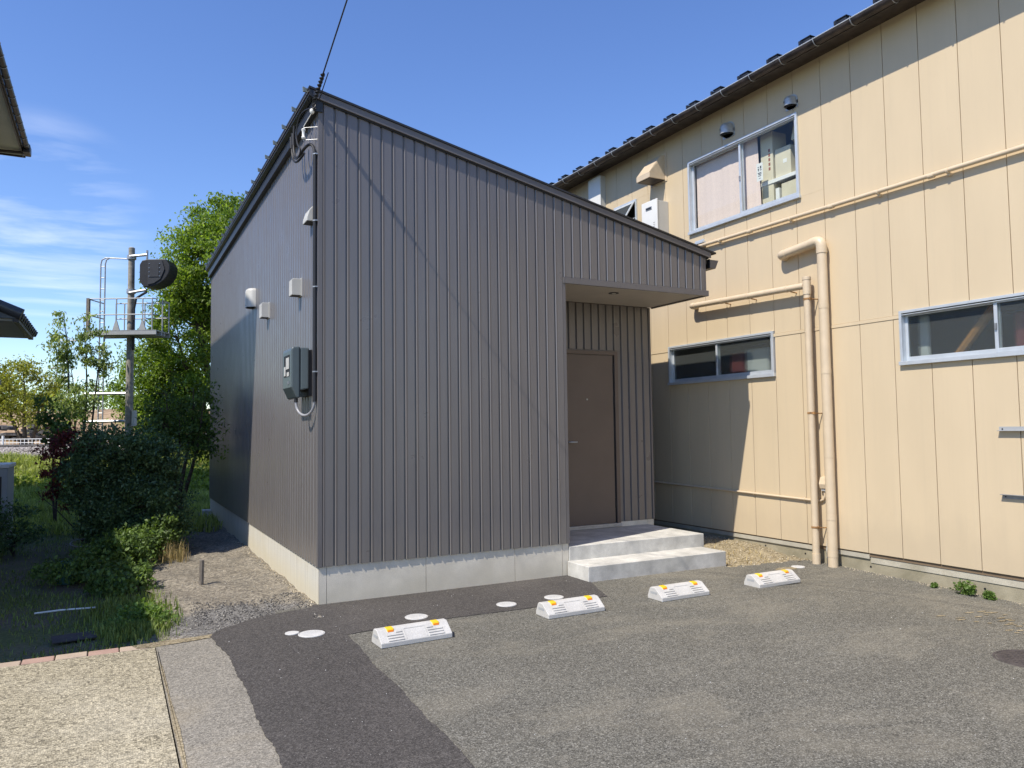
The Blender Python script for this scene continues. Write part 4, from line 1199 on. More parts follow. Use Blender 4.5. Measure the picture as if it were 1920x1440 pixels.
wt = empty('water_heater', (XB - 0.1, 1.82, 4.2), 'white wall-hung water heater box with a slotted exhaust below the square hood', 'water heater')
b = MB(); b.box(XB - 0.20, XB - 0.0, 1.65, 2.0, 4.25, 4.93); obj('case', b, M_PALE, wt, bevel=0.006)
b = MB(); b.box(XB - 0.225, XB - 0.201, 1.642, 2.008, 4.245, 4.955); fp = obj('front_cover', b, M_WHITE, wt, bevel=0.008)
b = MB(); b.box(XB - 0.232, XB - 0.2255, 1.76, 1.90, 4.82, 4.865); sl = obj('exhaust', b, M_STEEL, wt, bevel=0.003)
b = MB(); b.box(XB - 0.2335, XB - 0.2325, 1.77, 1.89, 4.83, 4.855); obj('slot', b, M_BLACK, sl)
for i in range(2):
    for j in range(3):
        b = MB(); b.lathe([(0.006, 0), (0.006, 0.001)], (XB - 0.2268, 1.70 + i * 0.022, 4.55 + j * 0.028), 8, 'x'); obj('air_hole', b, M_BLACK, fp)

e = empty('duct_box', (XB - 0.06, 3.43, 5.0), 'tall white duct box high on the beige wall near the far roof end', 'duct box')
b = MB(); b.box(XB - 0.10, XB, 3.25, 3.60, 4.9, 5.80); obj('case', b, M_PALE, e, bevel=0.005)
b = MB(); b.box(XB - 0.115, XB - 0.101, 3.245, 3.605, 4.895, 5.805); obj('front_cover', b, M_WHITE, e, bevel=0.006)

# long conduit under the upper window
lc = empty('conduit', (XB - 0.05, -1.2, 4.07), 'long beige conduit running level below the upper window', 'conduit')
b = MB(); b.tube([(XB - 0.05, 1.25, 4.105), (XB - 0.05, -1.0, 4.085), (XB - 0.05, -6.5, 4.05)], 0.024, 12); obj('pipe', b, M_BEIGE_PIPE, lc, smooth=True)
for yy in (0.55, -0.66, -1.85, -2.62, -4.0):
    zz = 4.095 - (1.25 - yy) * 0.007
    b = MB(); b.lathe([(0.029, -0.011), (0.029, 0.011)], (XB - 0.05, yy, zz), 14, 'y'); b.box(XB - 0.045, XB - 0.0, yy - 0.012, yy + 0.012, zz - 0.045, zz - 0.02); obj('clip', b, M_BEIGE_PIPE, lc)
for yy in (0.0, -1.25, -2.45):
    zz = 4.095 - (1.25 - yy) * 0.007
    b = MB(); b.lathe([(0.0275, -0.03), (0.0275, 0.03)], (XB - 0.05, yy, zz), 14, 'y'); obj('coupling', b, M_BEIGE_PIPE, lc, smooth=True)
b = MB(); b.box(XB - 0.07, XB - 0.012, 0.86, 1.12, 4.135, 4.16); b.box(XB - 0.012, XB, 0.9, 1.08, 4.12, 4.2)
props(obj('alu_bracket', b, M_ALU, origin=(XB, 1, 4.1)), 'short bright metal bracket on the beige wall above the grey roof end', 'bracket')

# tall drain pipes
def elbow(p0, corner, p1, r, n=7):
    p0, c, p1 = Vector(p0), Vector(corner), Vector(p1)
    a = c + (p0 - c).normalized() * r; d = c + (p1 - c).normalized() * r
    return [tuple(p0)] + [tuple((1 - t_) ** 2 * a + 2 * t_ * (1 - t_) * c + t_ ** 2 * d) for t_ in np.linspace(0, 1, n)] + [tuple(p1)]
def ring(p, r, axis, h=0.022):
    b = MB(); b.lathe([(r, -h), (r, h)], p, 18, axis); return b
p1 = empty('drain_pipe', (XB - 0.09, -1.13, 0), 'thick beige drain pipe, the right and taller of the two', 'pipe', 'beige drain pipes on the workshop wall')
xp = XB - 0.085
b = MB(); b.tube(elbow((xp, -0.60, 3.665), (xp, -1.125, 3.715), (xp, -1.125, -0.02), 0.085), 0.055, 16); obj('pipe', b, M_BEIGE_PIPE, p1, smooth=True)
b = MB(); b.tube(elbow((xp, -0.61, 3.666), (xp, -0.525, 3.658), (XB + 0.0, -0.525, 3.655), 0.05), 0.058, 14); obj('elbow', b, M_BEIGE_PIPE, p1, smooth=True)
b = MB(); b.tube(elbow((xp, -0.98, 3.702), (xp, -1.125, 3.715), (xp, -1.125, 3.56), 0.085), 0.061, 16); obj('elbow', b, M_BEIGE_PIPE, p1, smooth=True)
for zz in (2.95, 2.2, 1.25, 0.55, 0.14): obj('joint_ring', ring((xp, -1.125, zz), 0.0575, 'z', 0.03), M_BEIGE_PIPE, p1, smooth=True)
p2 = empty('drain_pipe', (XB - 0.1, -0.915, 0), 'thinner beige drain pipe with a capped tee and rusty clamps, left of the taller one', 'pipe', 'beige drain pipes on the workshop wall')
xq = XB - 0.105
b = MB(); b.tube([(xq, -0.915, -0.02), (xq, -0.915, 3.30)], 0.041, 16); obj('pipe', b, M_BEIGE_PIPE, p2, smooth=True)
b = MB(); b.lathe([(0.047, -0.17), (0.047, -0.03), (0.045, 0.0), (0.05, 0.0), (0.05, 0.035), (0.04, 0.04)], (xq, -0.915, 3.285), 18); obj('tee', b, M_BEIGE_PIPE, p2, smooth=True)
b = MB(); b.tube([(xq, -0.88, 3.222), (xq, 1.04, 3.272)], 0.039, 16); obj('branch_pipe', b, M_BEIGE_PIPE, p2, smooth=True)
b = MB(); b.tube(elbow((xq, 1.0, 3.271), (xq, 1.09, 3.274), (XB + 0.01, 1.09, 3.274), 0.045), 0.043, 14); obj('elbow', b, M_BEIGE_PIPE, p2, smooth=True)
for yy in (0.48, 0.02, -0.62):
    zz = 3.272 - (1.04 - yy) * 0.026
    obj('clamp', ring((xq, yy, zz), 0.0425, 'y', 0.012), M_BEIGE_PIPE, p2)
    b = MB(); b.tube([(xq + 0.02, yy - 0.03, zz - 0.035), (XB, yy - 0.05, zz - 0.05)], 0.007, 6); obj('stay', b, M_RUST, p2)
for zz in (3.06, 1.73, 0.42):
    bb = ring((xq, -0.915, zz), 0.0445, 'z', 0.011); bb.tube([(xq, -0.965, zz - 0.005), (XB, -0.985, zz - 0.005)], 0.007, 6); bb.box(xq - 0.02, xq + 0.005, -0.975, -0.955, zz - 0.014, zz + 0.014)
    obj('clamp', bb, M_RUST, p2)
obj('joint_ring', ring((xq, -0.915, 0.06), 0.0465, 'z', 0.06), M_BEIGE_PIPE, p2, smooth=True)
# low conduit with outlet box
lo = empty('conduit', (XB - 0.02, 0.5, 0.73), 'thin beige conduit running low along the workshop wall into an outlet box', 'conduit')
pts = [(XB - 0.02, 6.0, 0.80), (XB - 0.02, 2.2, 0.765), (XB - 0.02, 0.3, 0.735), (XB - 0.02, -0.80, 0.715), (XB - 0.022, -0.93, 0.715), (XB - 0.022, -0.975, 0.735), (XB - 0.022, -0.995, 0.78), (XB - 0.022, -0.995, 0.86)]
b = MB(); b.tube(pts, 0.0135, 10); obj('pipe', b, M_BEIGE_PIPE, lo, smooth=True)
for yy in (1.9, 0.92, 0.1, -0.7):
    b = MB(); b.lathe([(0.017, -0.012), (0.017, 0.012)], (XB - 0.02, yy, 0.735 + (yy - 0.3) * 0.017), 12, 'y'); obj('clip', b, M_BEIGE_PIPE, lo)
ob = empty('outlet_box', (XB, -0.99, 0.95), 'weatherproof beige outlet box between the two drain pipes', 'outlet')
b = MB(); b.prism([(XB, 0.86), (XB - 0.06, 0.86), (XB - 0.075, 0.915), (XB - 0.05, 0.99), (XB, 1.0)], 'y', -1.045, -0.955); obj('cover', b, M_BEIGE_PIPE, ob, bevel=0.006)
b = MB(); b.box(XB - 0.05, XB - 0.01, -1.03, -0.97, 0.835, 0.859); obj('socket', b, M_ACGREY, ob)
cb = empty('loose_cable', (XB - 0.03, -1.03, 0.4), 'loose grey cable hanging down between the two drain pipes', 'cable')
b = MB(); b.tube(bez((XB - 0.015, -1.035, 0.70), (XB - 0.015, -1.03, 0.5), (XB - 0.03, -1.0, 0.3), (XB - 0.02, -0.995, 0.10)) + bez((XB - 0.02, -0.995, 0.10), (XB - 0.04, -1.0, 0.04), (XB - 0.04, -1.05, 0.05), (XB - 0.02, -1.06, 0.12), 8)[1:], 0.006, 8); obj('cable', b, M_PALE, cb, smooth=True)
b = MB(); b.tube([(XB - 0.015, -1.035, 0.69), (XB - 0.015, -1.035, 0.74)], 0.011, 8); obj('plug', b, M_ACGREY, cb)
b = MB(); b.tube(bez((XB - 0.02, -1.0, 0.16), (XB - 0.05, -1.02, 0.1), (XB - 0.06, -1.03, 0.03), (XB - 0.07, -1.04, 0.0)), 0.006, 6); obj('lead', b, M_BLACK, cb)
# two angle irons near the right edge
for zz, lab, mt, bx in ((1.535, 'dark steel rail bolted to the beige wall, the upper of two at the right edge', M_ACGREY, 0), (0.915, 'bright steel rail bolted to the beige wall, the lower of two at the right edge', M_STEEL, 1)):
    e = empty('wall_rail', (XB, -3.2, zz), lab, 'rail', 'steel rails on the beige wall at the right edge')
    b = MB()
    b.box(XB - 0.005, XB, -3.75, -2.96, zz - 0.02, zz + 0.02)
    if bx: b.box(XB - 0.045, XB - 0.005, -3.75, -2.96, zz + 0.015, zz + 0.02)
    else: b.box(XB - 0.045, XB - 0.005, -3.75, -2.96, zz - 0.02, zz - 0.015)
    obj('angle_iron', b, mt, e)
    for yy in (-2.99, -3.35, -3.7):
        b = MB(); b.lathe([(0.007, -0.009), (0.007, -0.005)], (XB, yy, zz - 0.002), 8, 'x'); obj('bolt', b, M_BLACK, e)

CAM_SCALE = None
# ------------------------------------------------------------------ parking stops
def make_stop():
    e = empty('parking_stop', (0, 0, 0), 'white plastic parking stop nearest the camera, on the corner of the old asphalt', 'parking stop', 'white parking stops in a row')
    L = 0.575
    pr = [(0, 0), (0, 0.036), (0.098, 0.108), (0.112, 0.113), (0.160, 0.113), (0.178, 0.102), (0.212, 0.03), (0.212, 0)]
    b = MB(); b.prism(pr, 'x', -L / 2, L / 2)
    body = obj('body', b, M_STOP, e, bevel=0.006, segs=3)
    # recesses in the two end faces
    def sl(t_, up=0.0):  # point on the sloping face, t 0..1 from its foot
        y = 0.098 * t_; z = 0.036 + 0.072 * t_
        n = Vector((0, -0.072, 0.098)).normalized()
        return Vector((0, y, z)) + n * up
    def strip(x0, x1, t0, t1, up=0.005):
        a0, a1 = sl(t0, -0.002), sl(t1, -0.002); c0, c1 = sl(t0, up), sl(t1, up)
        b = MB(); b.hexa([(x0, a0.y, a0.z), (x1, a0.y, a0.z), (x1, a1.y, a1.z), (x0, a1.y, a1.z), (x0, c0.y, c0.z), (x1, c0.y, c0.z), (x1, c1.y, c1.z), (x0, c1.y, c1.z)]); return b
    for s_ in (-1, 1):
        for q in range(4):
            x0, x1 = sorted((s_ * 0.10, s_ * (0.225 if q < 3 else 0.15)))
            obj('rib', strip(x0, x1, 0.07 + q * 0.2, 0.20 + q * 0.2, 0.007), M_STOP, e, bevel=0.0015, segs=1)
    # plain raised frame round the middle field
    b = strip(-0.088, -0.08, 0.08, 0.93, 0.003); c = strip(0.08, 0.088, 0.08, 0.93, 0.003); d = strip(-0.08, 0.08, 0.87, 0.93, 0.003)
    for q in (c, d): b.add(q.v, q.f)
    obj('field_frame', b, M_STOP, e)
    for s_ in (-1, 1):
        x0 = s_ * 0.185
        b = MB(); b.prism([(0.078, 0.094), (0.090, 0.1165), (0.138, 0.1195), (0.138, 0.108), (0.1, 0.10)], 'x', x0 - 0.026, x0 + 0.026)
        r = obj('reflector', b, M_YEL, e, bevel=0.002)
        b = MB(); b.prism([(0.0745, 0.0935), (0.078, 0.0905), (0.085, 0.103), (0.0815, 0.106)], 'x', x0 - 0.022, x0 + 0.022); obj('lens', b, M_ORA, r)
    for s_ in (-1, 1):
        x0 = s_ * (L / 2 + 0.0005)
        b = MB(); b.box(min(x0, x0 + s_ * 0.001), max(x0, x0 + s_ * 0.001), 0.075, 0.165, 0.055, 0.075); obj('hand_slot', b, M_ACGREY, e)
    return e
stop = make_stop()
stop.location = (0.345, -1.635, 0.001); stop.rotation_euler = (0, 0, math.radians(2.0))
for x, y, r, lab in ((1.83, -1.527, 1.0, 'white plastic parking stop, second from the left, just below a pale drain cover'),
                     (3.035, -1.515, 1.0, 'white plastic parking stop, third from the left, in front of the concrete steps'),
                     (4.245, -1.515, 0.6, 'white plastic parking stop farthest right, near the beige drain pipes')):
    c = copy_tree(stop); c.location = (x, y, 0.001 + float(lot_z(x, y + 0.1))); c.rotation_euler = (0, 0, math.radians(r)); c['label'] = lab

# ------------------------------------------------------------------ drain covers
def cover(x, y, r, z, lab, m=None, grp='pale drain covers set in the dark asphalt'):
    m = m or M_COVER
    e = empty('drain_cover', (x, y, z), lab, 'drain cover', grp)
    b = MB(); b.lathe([(r, -0.01), (r, 0.004), (r * 0.985, 0.006), (r * 0.93, 0.006), (r * 0.92, 0.003), (r * 0.915, -0.004)], (x, y, z), 36); obj('rim', b, m, e)
    b = MB(); b.lathe([(r * 0.90, -0.008), (r * 0.90, 0.005), (r * 0.885, 0.0065)], (x, y, z), 36); ld = obj('lid', b, m, e)
    if r > 0.07:
        b = MB()
        n = 6
        for i in range(-n, n + 1):
            for j in range(-n, n + 1):
                px, py = i * r * 0.13, j * r * 0.13
                if math.hypot(px, py) < r * 0.78 and (i + j) % 2 == 0:
                    b.box(x + px - r * 0.045, x + px + r * 0.045, y + py - r * 0.045, y + py + r * 0.045, z + 0.0067, z + 0.0085)
        t_ = obj('lid_tread', b, m, ld); t_['kind'] = 'stuff'
    return e
cover(0.61, -0.90, 0.098, 0.006, 'round ribbed drain cover just behind the nearest parking stop')
cover(-0.295, -0.985, 0.103, 0.006, 'round pale drain cover on the dark asphalt, farthest left of the large ones')
cover(-0.425, -0.885, 0.055, 0.006, 'smallest round cap touching the leftmost drain cover')
cover(1.48, -0.885, 0.092, 0.006, 'round drain cover standing alone left of the second parking stop')
cover(1.995, -0.86, 0.092, 0.006, 'round drain cover just behind the second parking stop')
cover(5.24, -0.845, 0.075, float(lot_z(5.24, -0.845)), 'small whitish cap in the asphalt at the foot of the beige drain pipes', grp=None)
cover(3.80, -4.12, 0.24, float(lot_z(3.8, -4.12)), 'dark round iron cover cut by the right edge of the picture', M_PLATE, None)

# ------------------------------------------------------------------ neighbour house at the left
nb = empty('neighbour_house', (-6, 6, 0), 'white stucco house with dark tiled eaves at the left edge', 'house')
EX, EZ, NY0, NY1 = -3.52, 8.32, 2.24, 14.2
b = MB(); b.box(-9.8, -4.3, 3.1, 13.5, -0.1, 8.36); obj('wall', b, M_STUCCO, nb)
b = MB(); b.box(-10.2, EX - 0.14, NY0 + 0.05, NY1 - 0.06, EZ - 0.06, EZ - 0.02); obj('soffit', b, M_SOFFIT2, nb)
b = MB()
x0, x1, y0, y1 = -10.3, EX - 0.10, NY0, NY1
xm = (x0 + x1) / 2; hz = EZ + 0.03; rz = EZ + 1.55
b.add([(x0, y0, hz), (x1, y0, hz), (x1, y1, hz), (x0, y1, hz), (xm, y0 + 3.4, rz), (xm, y1 - 3.4, rz), (x0, y0, hz - 0.06), (x1, y0, hz - 0.06), (x1, y1, hz - 0.06), (x0, y1, hz - 0.06)],
      [(0, 1, 4), (1, 2, 5, 4), (2, 3, 5), (3, 0, 4, 5), (0, 6, 7, 1), (1, 7, 8, 2), (2, 8, 9, 3), (3, 9, 6, 0), (6, 9, 8, 7)])
nroof = obj('roof', b, M_TILE, nb)
for i in range(49):   # eave tiles along the near side eave
    yy = NY0 + 0.12 + i * 0.24
    bb = MB(); bb.tube([(EX - 0.09, yy, EZ + 0.045), (EX - 0.5, yy, EZ + 0.045 + 0.41 * 0.44)], 0.045, 8); obj('eave_tile', bb, M_TILE, nroof, smooth=True)
gx = EX - 0.035
prof = [(gx + 0.06 * math.cos(a), EZ + 0.06 * math.sin(a)) for a in np.linspace(math.pi, 2 * math.pi, 11)] + [(gx + 0.054 * math.cos(a), EZ + 0.054 * math.sin(a)) for a in np.linspace(2 * math.pi, math.pi, 11)]
b = MB(); b.prism(prof, 'y', NY0, NY1 - 0.25); ng = obj('gutter', b, M_GUT2, nb, smooth=True)
b = MB(); b.box(gx - 0.08, gx + 0.07, NY1 - 0.62, NY1 - 0.25, EZ - 0.13, EZ + 0.07); obj('rain_head', b, M_GUT2, ng, bevel=0.02)
b = MB(); b.tube([(gx - 0.02, NY1 - 0.45, EZ - 0.1), (gx - 0.9, NY1 - 0.5, EZ - 0.16)], 0.035, 10); obj('downpipe', b, M_GUT2, ng, smooth=True)
for i in range(25):
    yy = NY0 + 0.3 + i * 0.47
    bb = MB(); bb.tube([(gx + 0.066 * math.cos(a), yy, EZ + 0.066 * math.sin(a)) for a in np.linspace(math.pi, 2 * math.pi, 9)], 0.007, 6); obj('gutter_bracket', bb, M_STEEL, ng)
b = MB(); b.box(EX - 0.16, EX - 0.13, NY0 + 0.02, NY1 - 0.05, EZ - 0.1, EZ + 0.02); b.box(-10.2, EX - 0.1, NY1 - 0.08, NY1 - 0.05, EZ - 0.1, EZ + 0.03); obj('fascia', b, M_GUT2, nb)
# lean-to roof at first floor height, with a round verge cap and tile ends
lx, lz, ly0, ly1 = -2.93, 3.31, 6.2, 8.7
sl_ = 0.42
b = MB(); b.box(-4.05, -3.55, 6.55, 8.45, -0.1, 3.2); obj('lean_to_wall', b, M_STUCCO, nb)
b = MB(); b.hexa([(-4.3, ly0 + 0.1, lz - 0.02), (lx - 0.1, ly0 + 0.1, lz - 0.02), (lx - 0.1, ly1 - 0.02, lz - 0.02), (-4.05, ly1 - 0.02, lz - 0.02), (-4.05, ly0 + 0.1, lz + 0.02), (lx - 0.1, ly0 + 0.1, lz + 0.02), (lx - 0.1, ly1 - 0.02, lz + 0.02), (-4.05, ly1 - 0.02, lz + 0.02)]); obj('lean_to_soffit', b, M_SOFFIT2, nb)
b = MB(); b.prism([(lx, lz + 0.01), (lx, lz + 0.05), (-4.05, lz + 0.05 + 1.12 * sl_), (-4.05, lz + 0.021)], 'y', ly0 + 0.05, ly1); lr = obj('lean_to_roof', b, M_TILE, nb)
b = MB(); b.tube([(lx + 0.02, ly0 + 0.05, lz + 0.075), (-4.05, ly0 + 0.05, lz + 0.075 + 1.14 * sl_)], 0.085, 14); obj('verge_cap', b, M_TILE, lr, smooth=True)
for i in range(10):
    yy = ly0 + 0.2 + i * 0.255
    bb = MB(); bb.tube([(lx + 0.03, yy, lz + 0.055), (-3.9, yy, lz + 0.055 + 1.0 * sl_)], 0.05, 10); obj('eave_tile', bb, M_TILE, lr, smooth=True)
b = MB(); b.box(lx - 0.09, lx - 0.02, ly0 + 0.06, ly1, lz - 0.04, lz + 0.012); obj('lean_to_fascia', b, M_GUT2, nb)
# unseen single-storey front wing, added to shade the garden
b = MB(); b.box(-7.0, -4.4, -0.6, 3.09, -0.1, 2.22); obj('shade_wing_wall', b, M_STUCCO, nb)
b = MB(); b.box(-7.3, -2.96, -1.02, 4.5, 2.23, 2.30); obj('shade_wing_roof', b, M_TILE, nb)

ac = empty('air_conditioner', (-3.2, 6.4, 0), 'grey outdoor air conditioner unit beside the neighbour house at the left edge', 'air conditioner')
b = MB(); b.box(-3.40, -3.02, 6.05, 6.9, 0.12, 1.12); obj('case', b, M_ACGREY, ac, bevel=0.01)
b = MB(); b.box(-3.42, -3.0, 6.03, 6.92, 1.121, 1.175); obj('top_cover', b, M_WHITE, ac, bevel=0.008)
b = MB()
for i in range(14): b.box(-3.34, -3.14, 6.043, 6.049, 0.25 + i * 0.055, 0.28 + i * 0.055)
obj('side_louvre', b, M_ACGREY, ac)
b = MB(); b.box(-3.115, -3.09, 6.04, 6.049, 0.3, 1.0); obj('pipe_slot', b, M_BLACK, ac)
b = MB(); b.box(-3.4, -3.3, 6.05, 6.9, -0.06, 0.119); b.box(-3.12, -3.02, 6.05, 6.9, -0.06, 0.119); obj('foot', b, M_STEP, ac)

# ------------------------------------------------------------------ railway and far land (u runs along the track, d away from the viewer)
U = Vector((0.8850, -0.4656, 0)); Wd = Vector((0.4656, 0.8850, 0)); O = Vector((CP.x, CP.y, 0))
def pt(d, s, z): return O + Wd * d + U * s + Vector((0, 0, z))
def strip_mesh(name, prof, s0, s1, ns, mat, amp=0.0, kind='structure'):
    vs = []
    for i in range(ns + 1):
        s = s0 + (s1 - s0) * i / ns
        for (d, z) in prof:
            p = pt(d + random.uniform(-amp, amp), s, z + random.uniform(-amp, amp) * 0.4); vs.append(tuple(p))
    n = len(prof)
    fs = [(i * n + j, i * n + j + 1, (i + 1) * n + j + 1, (i + 1) * n + j) for i in range(ns) for j in range(n - 1)]
    b = MB(); b.add(vs, [f[::-1] for f in fs])
    return props(obj(name, b, mat, smooth=True), kind=kind)
strip_mesh('railway_bank', [(17.5, -0.06), (19, 0.05), (21, 0.35), (23.3, 0.80), (24.0, 0.84)], -60, 40, 90, M_GROUND, 0.06)
strip_mesh('track_ballast', [(23.6, 0.78), (24.3, 1.12), (24.8, 1.17), (28.5, 1.17), (29.4, 0.7), (30.5, 0.5)], -60, 40, 160, M_GRAVEL, 0.05)
strip_mesh('field_bank', [(29.8, 0.4), (33, 1.0), (37, 1.5), (40, 2.5), (44, 3.0), (60, 3.2), (90, 2.5), (140, -0.06)], -90, 60, 60, M_BANK, 0.25)
pp = []; ss = []
for i in range(6500):
    d = random.uniform(23.6, 25.0); s = random.uniform(-18, -7)
    z = np.interp(d, [23.6, 24.3, 24.8, 28], [0.78, 1.12, 1.17, 1.17]); p = pt(d, s, z); pp.append(tuple(p)); ss.append(random.uniform(0.025, 0.06))
stones('ballast_stones', pp, ss, stone_mat('ballast_rock', (0.16, 0.14, 0.13), (0.5, 0.46, 0.42)))
for d in (26.0, 27.05):
    b = MB(); q = [pt(d, -50, 1.21), pt(d, 35, 1.21)]
    b.tube([tuple(k) for k in q], 0.05, 6)
    r = props(obj('rail', b, M_SLATE, origin=tuple(q[0])), kind='structure')

# white mesh fence beyond the track
fe = empty('mesh_fence', tuple(pt(30, -16, 0.8)), 'low white wire mesh fence running along beyond the track', 'fence')
for i in range(8):
    s0 = -22 + i * 2.0
    b = MB(); p = pt(30, s0, 0); b.tube([(p.x, p.y, 0.4), (p.x, p.y, 1.56)], 0.045, 8); obj('post', b, M_WHITE, fe)
    b = MB()
    for zz in (1.0, 1.14, 1.28, 1.42):
        b.tube([tuple(pt(30, s0 + 0.05, zz)), tuple(pt(30, s0 + 1.95, zz))], 0.013, 4)
    for k in range(13):
        q = pt(30, s0 + 0.1 + k * 0.15, 0); b.tube([(q.x, q.y, 0.5), (q.x, q.y, 1.44)], 0.011, 4)
    obj('mesh_panel', b, M_WHITE, fe)

# heap of dark stone slabs on the bank
sp_ = empty('slab_heap', tuple(pt(36, -23, 1.3)), 'heap of dark flat stone slabs on the bank at the left edge', 'stone heap')
for i in range(44):
    s = random.uniform(-26.5, -21.2); lv = random.randint(0, 4); d = 35.6 + random.uniform(-0.2, 0.2) + lv * 0.12
    c = pt(d, s, 1.42 + lv * 0.17)
    a = random.uniform(-0.5, 0.5); lx_, ly_, hz_ = random.uniform(0.25, 0.5), random.uniform(0.2, 0.35), random.uniform(0.05, 0.1)
    vs = []
    for zz in (-hz_, hz_):
        for k in range(6):
            an = a + 6.283 * k / 6
            vs.append((c.x + lx_ * math.cos(an) * random.uniform(0.8, 1.1), c.y + ly_ * math.sin(an) * random.uniform(0.8, 1.1), c.z + zz + 0.05 * math.sin(an + i)))
    b = MB(); b.add(vs, [(5, 4, 3, 2, 1, 0), (6, 7, 8, 9, 10, 11)] + [(k, (k + 1) % 6, 6 + (k + 1) % 6, 6 + k) for k in range(6)])
    obj('slab', b, M_SLATE, sp_)

# low far ridge
vs = []; n = 90
for i in range(n + 1):
    a = math.radians(-60 + 150 * i / n); rr = 2300
    h = 55 + 26 * math.sin(i * 0.55) + 16 * math.sin(i * 1.37 + 1) + 8 * math.sin(i * 3.1)
    x, y = CP.x + rr * math.sin(a), CP.y + rr * math.cos(a)
    vs += [(x, y, -1), (x * 1.06, y * 1.06, h), (x * 1.25, y * 1.25, -1)]
b = MB(); b.add(vs, [f for i in range(n) for f in ((3 * i, 3 * i + 3, 3 * i + 4, 3 * i + 1), (3 * i + 1, 3 * i + 4, 3 * i + 5, 3 * i + 2))])
props(obj('hills', b, paint('hazy_wood', (0.10, 0.14, 0.14), 1.0, 0.2, 0.02)), kind='structure')  # bluish distance haze is put into the ridge colour

# ------------------------------------------------------------------ railway signal mast
mx_, my_ = pt(22, 22 * (243 - 960) / 1428.5, 0).xy
ms_ = empty('signal_mast', (mx_, my_, 0.8), 'railway signal mast with a round concrete pole and railed platform', 'signal mast')
def mp_(ds, dd, z): # offset along the track / away
    q = Vector((mx_, my_, 0)) + U * ds + Wd * dd; return (q.x, q.y, z)
b = MB(); b.tube([mp_(0, 0, 0.3), mp_(0, 0, 7.0)], [0.115, 0.085], 16); obj('pole', b, M_POLE, ms_, smooth=True)
b = MB(); b.tube([mp_(0, 0, 6.99), mp_(0, 0, 7.02)], [0.09, 0.06], 16); obj('pole_cap', b, M_ACGREY, ms_)
# platform: plate, two channel edges
b = MB()
for ds0, ds1, d0, d1, z0, z1 in ((-1.0, 0.95, -0.45, 0.45, 4.50, 4.53),):
    q = [mp_(ds0, d0, z0), mp_(ds1, d0, z0), mp_(ds1, d1, z0), mp_(ds0, d1, z0), mp_(ds0, d0, z1), mp_(ds1, d0, z1), mp_(ds1, d1, z1), mp_(ds0, d1, z1)]
    b.hexa(q)
pl = obj('platform', b, M_STEEL, ms_)
b = MB()
for d0, d1 in ((-0.12, -0.06), (0.06, 0.12), (-0.45, -0.41), (0.41, 0.45)):
    b.hexa([mp_(-1.0, d0, 4.40), mp_(0.95, d0, 4.40), mp_(0.95, d1, 4.40), mp_(-1.0, d1, 4.40), mp_(-1.0, d0, 4.499), mp_(0.95, d0, 4.499), mp_(0.95, d1, 4.499), mp_(-1.0, d1, 4.499)])
for ds in np.arange(-0.95, 0.95, 0.12):
    b.tube([mp_(ds, -0.44, 4.47), mp_(ds, 0.44, 4.47)], 0.012, 4)
obj('platform_frame', b, M_ACGREY, pl)
b = MB()
for zz in (4.98, 5.44):
    b.tube([mp_(-1.0, 0.42, zz), mp_(-1.02, -0.42, zz), mp_(0.82, -0.42, zz), mp_(0.9, -0.3, zz)], 0.018, 6)
    b.tube([mp_(-0.65, 0.43, zz), mp_(0.92, 0.43, zz), mp_(0.93, 0.0, zz)], 0.018, 6)
for ds, dd in ((-1.0, -0.42), (-1.0, 0.42), (-0.2, -0.42), (0.55, -0.42), (0.82, -0.42), (0.92, 0.0), (0.92, 0.42), (0.2, 0.43), (-0.4, 0.43), (-0.65, 0.43)):
    b.tube([mp_(ds, dd, 4.53), mp_(ds, dd, 5.44)], 0.02, 6)
for ds in (-0.2, 0.55):
    b.hexa([mp_(ds - 0.1, -0.44, 4.53), mp_(ds + 0.1, -0.44, 4.53), mp_(ds + 0.1, -0.40, 4.53), mp_(ds - 0.1, -0.40, 4.53), mp_(ds - 0.02, -0.44, 4.80), mp_(ds + 0.02, -0.44, 4.80), mp_(ds + 0.02, -0.40, 4.80), mp_(ds - 0.02, -0.40, 4.80)])
obj('guard_rail', b, M_ACGREY, ms_)
b = MB(); b.hexa([mp_(-1.05, -0.45, 4.53), mp_(-0.97, -0.45, 4.53), mp_(-0.97, -0.37, 4.53), mp_(-1.05, -0.37, 4.53), mp_(-1.05, -0.45, 5.46), mp_(-0.97, -0.45, 5.46), mp_(-0.97, -0.37, 5.46), mp_(-1.05, -0.37, 5.46)]); obj('corner_post', b, M_WOODOLD, ms_)
# ladder with hoop over the top
b = MB()
for ds in (-0.95, -0.82):
    b.tube([mp_(ds, 0.1, 0.9), mp_(ds, 0.1, 6.55), mp_(ds + 0.03, 0.1, 6.68), mp_(ds + 0.14, 0.1, 6.74), mp_(-0.05, 0.02, 6.68)], 0.022, 6)
for zz in np.arange(1.2, 6.6, 0.33): b.tube([mp_(-0.95, 0.1, zz), mp_(-0.82, 0.1, zz)], 0.014, 5)
obj('ladder', b, M_STEEL, ms_)
b = MB()
for zz in (2.75, 1.95): b.tube([mp_(-1.4, 0.1, zz), mp_(0, 0.05, zz)], 0.045, 6)
obj('cross_bar', b, M_STEEL, ms_)
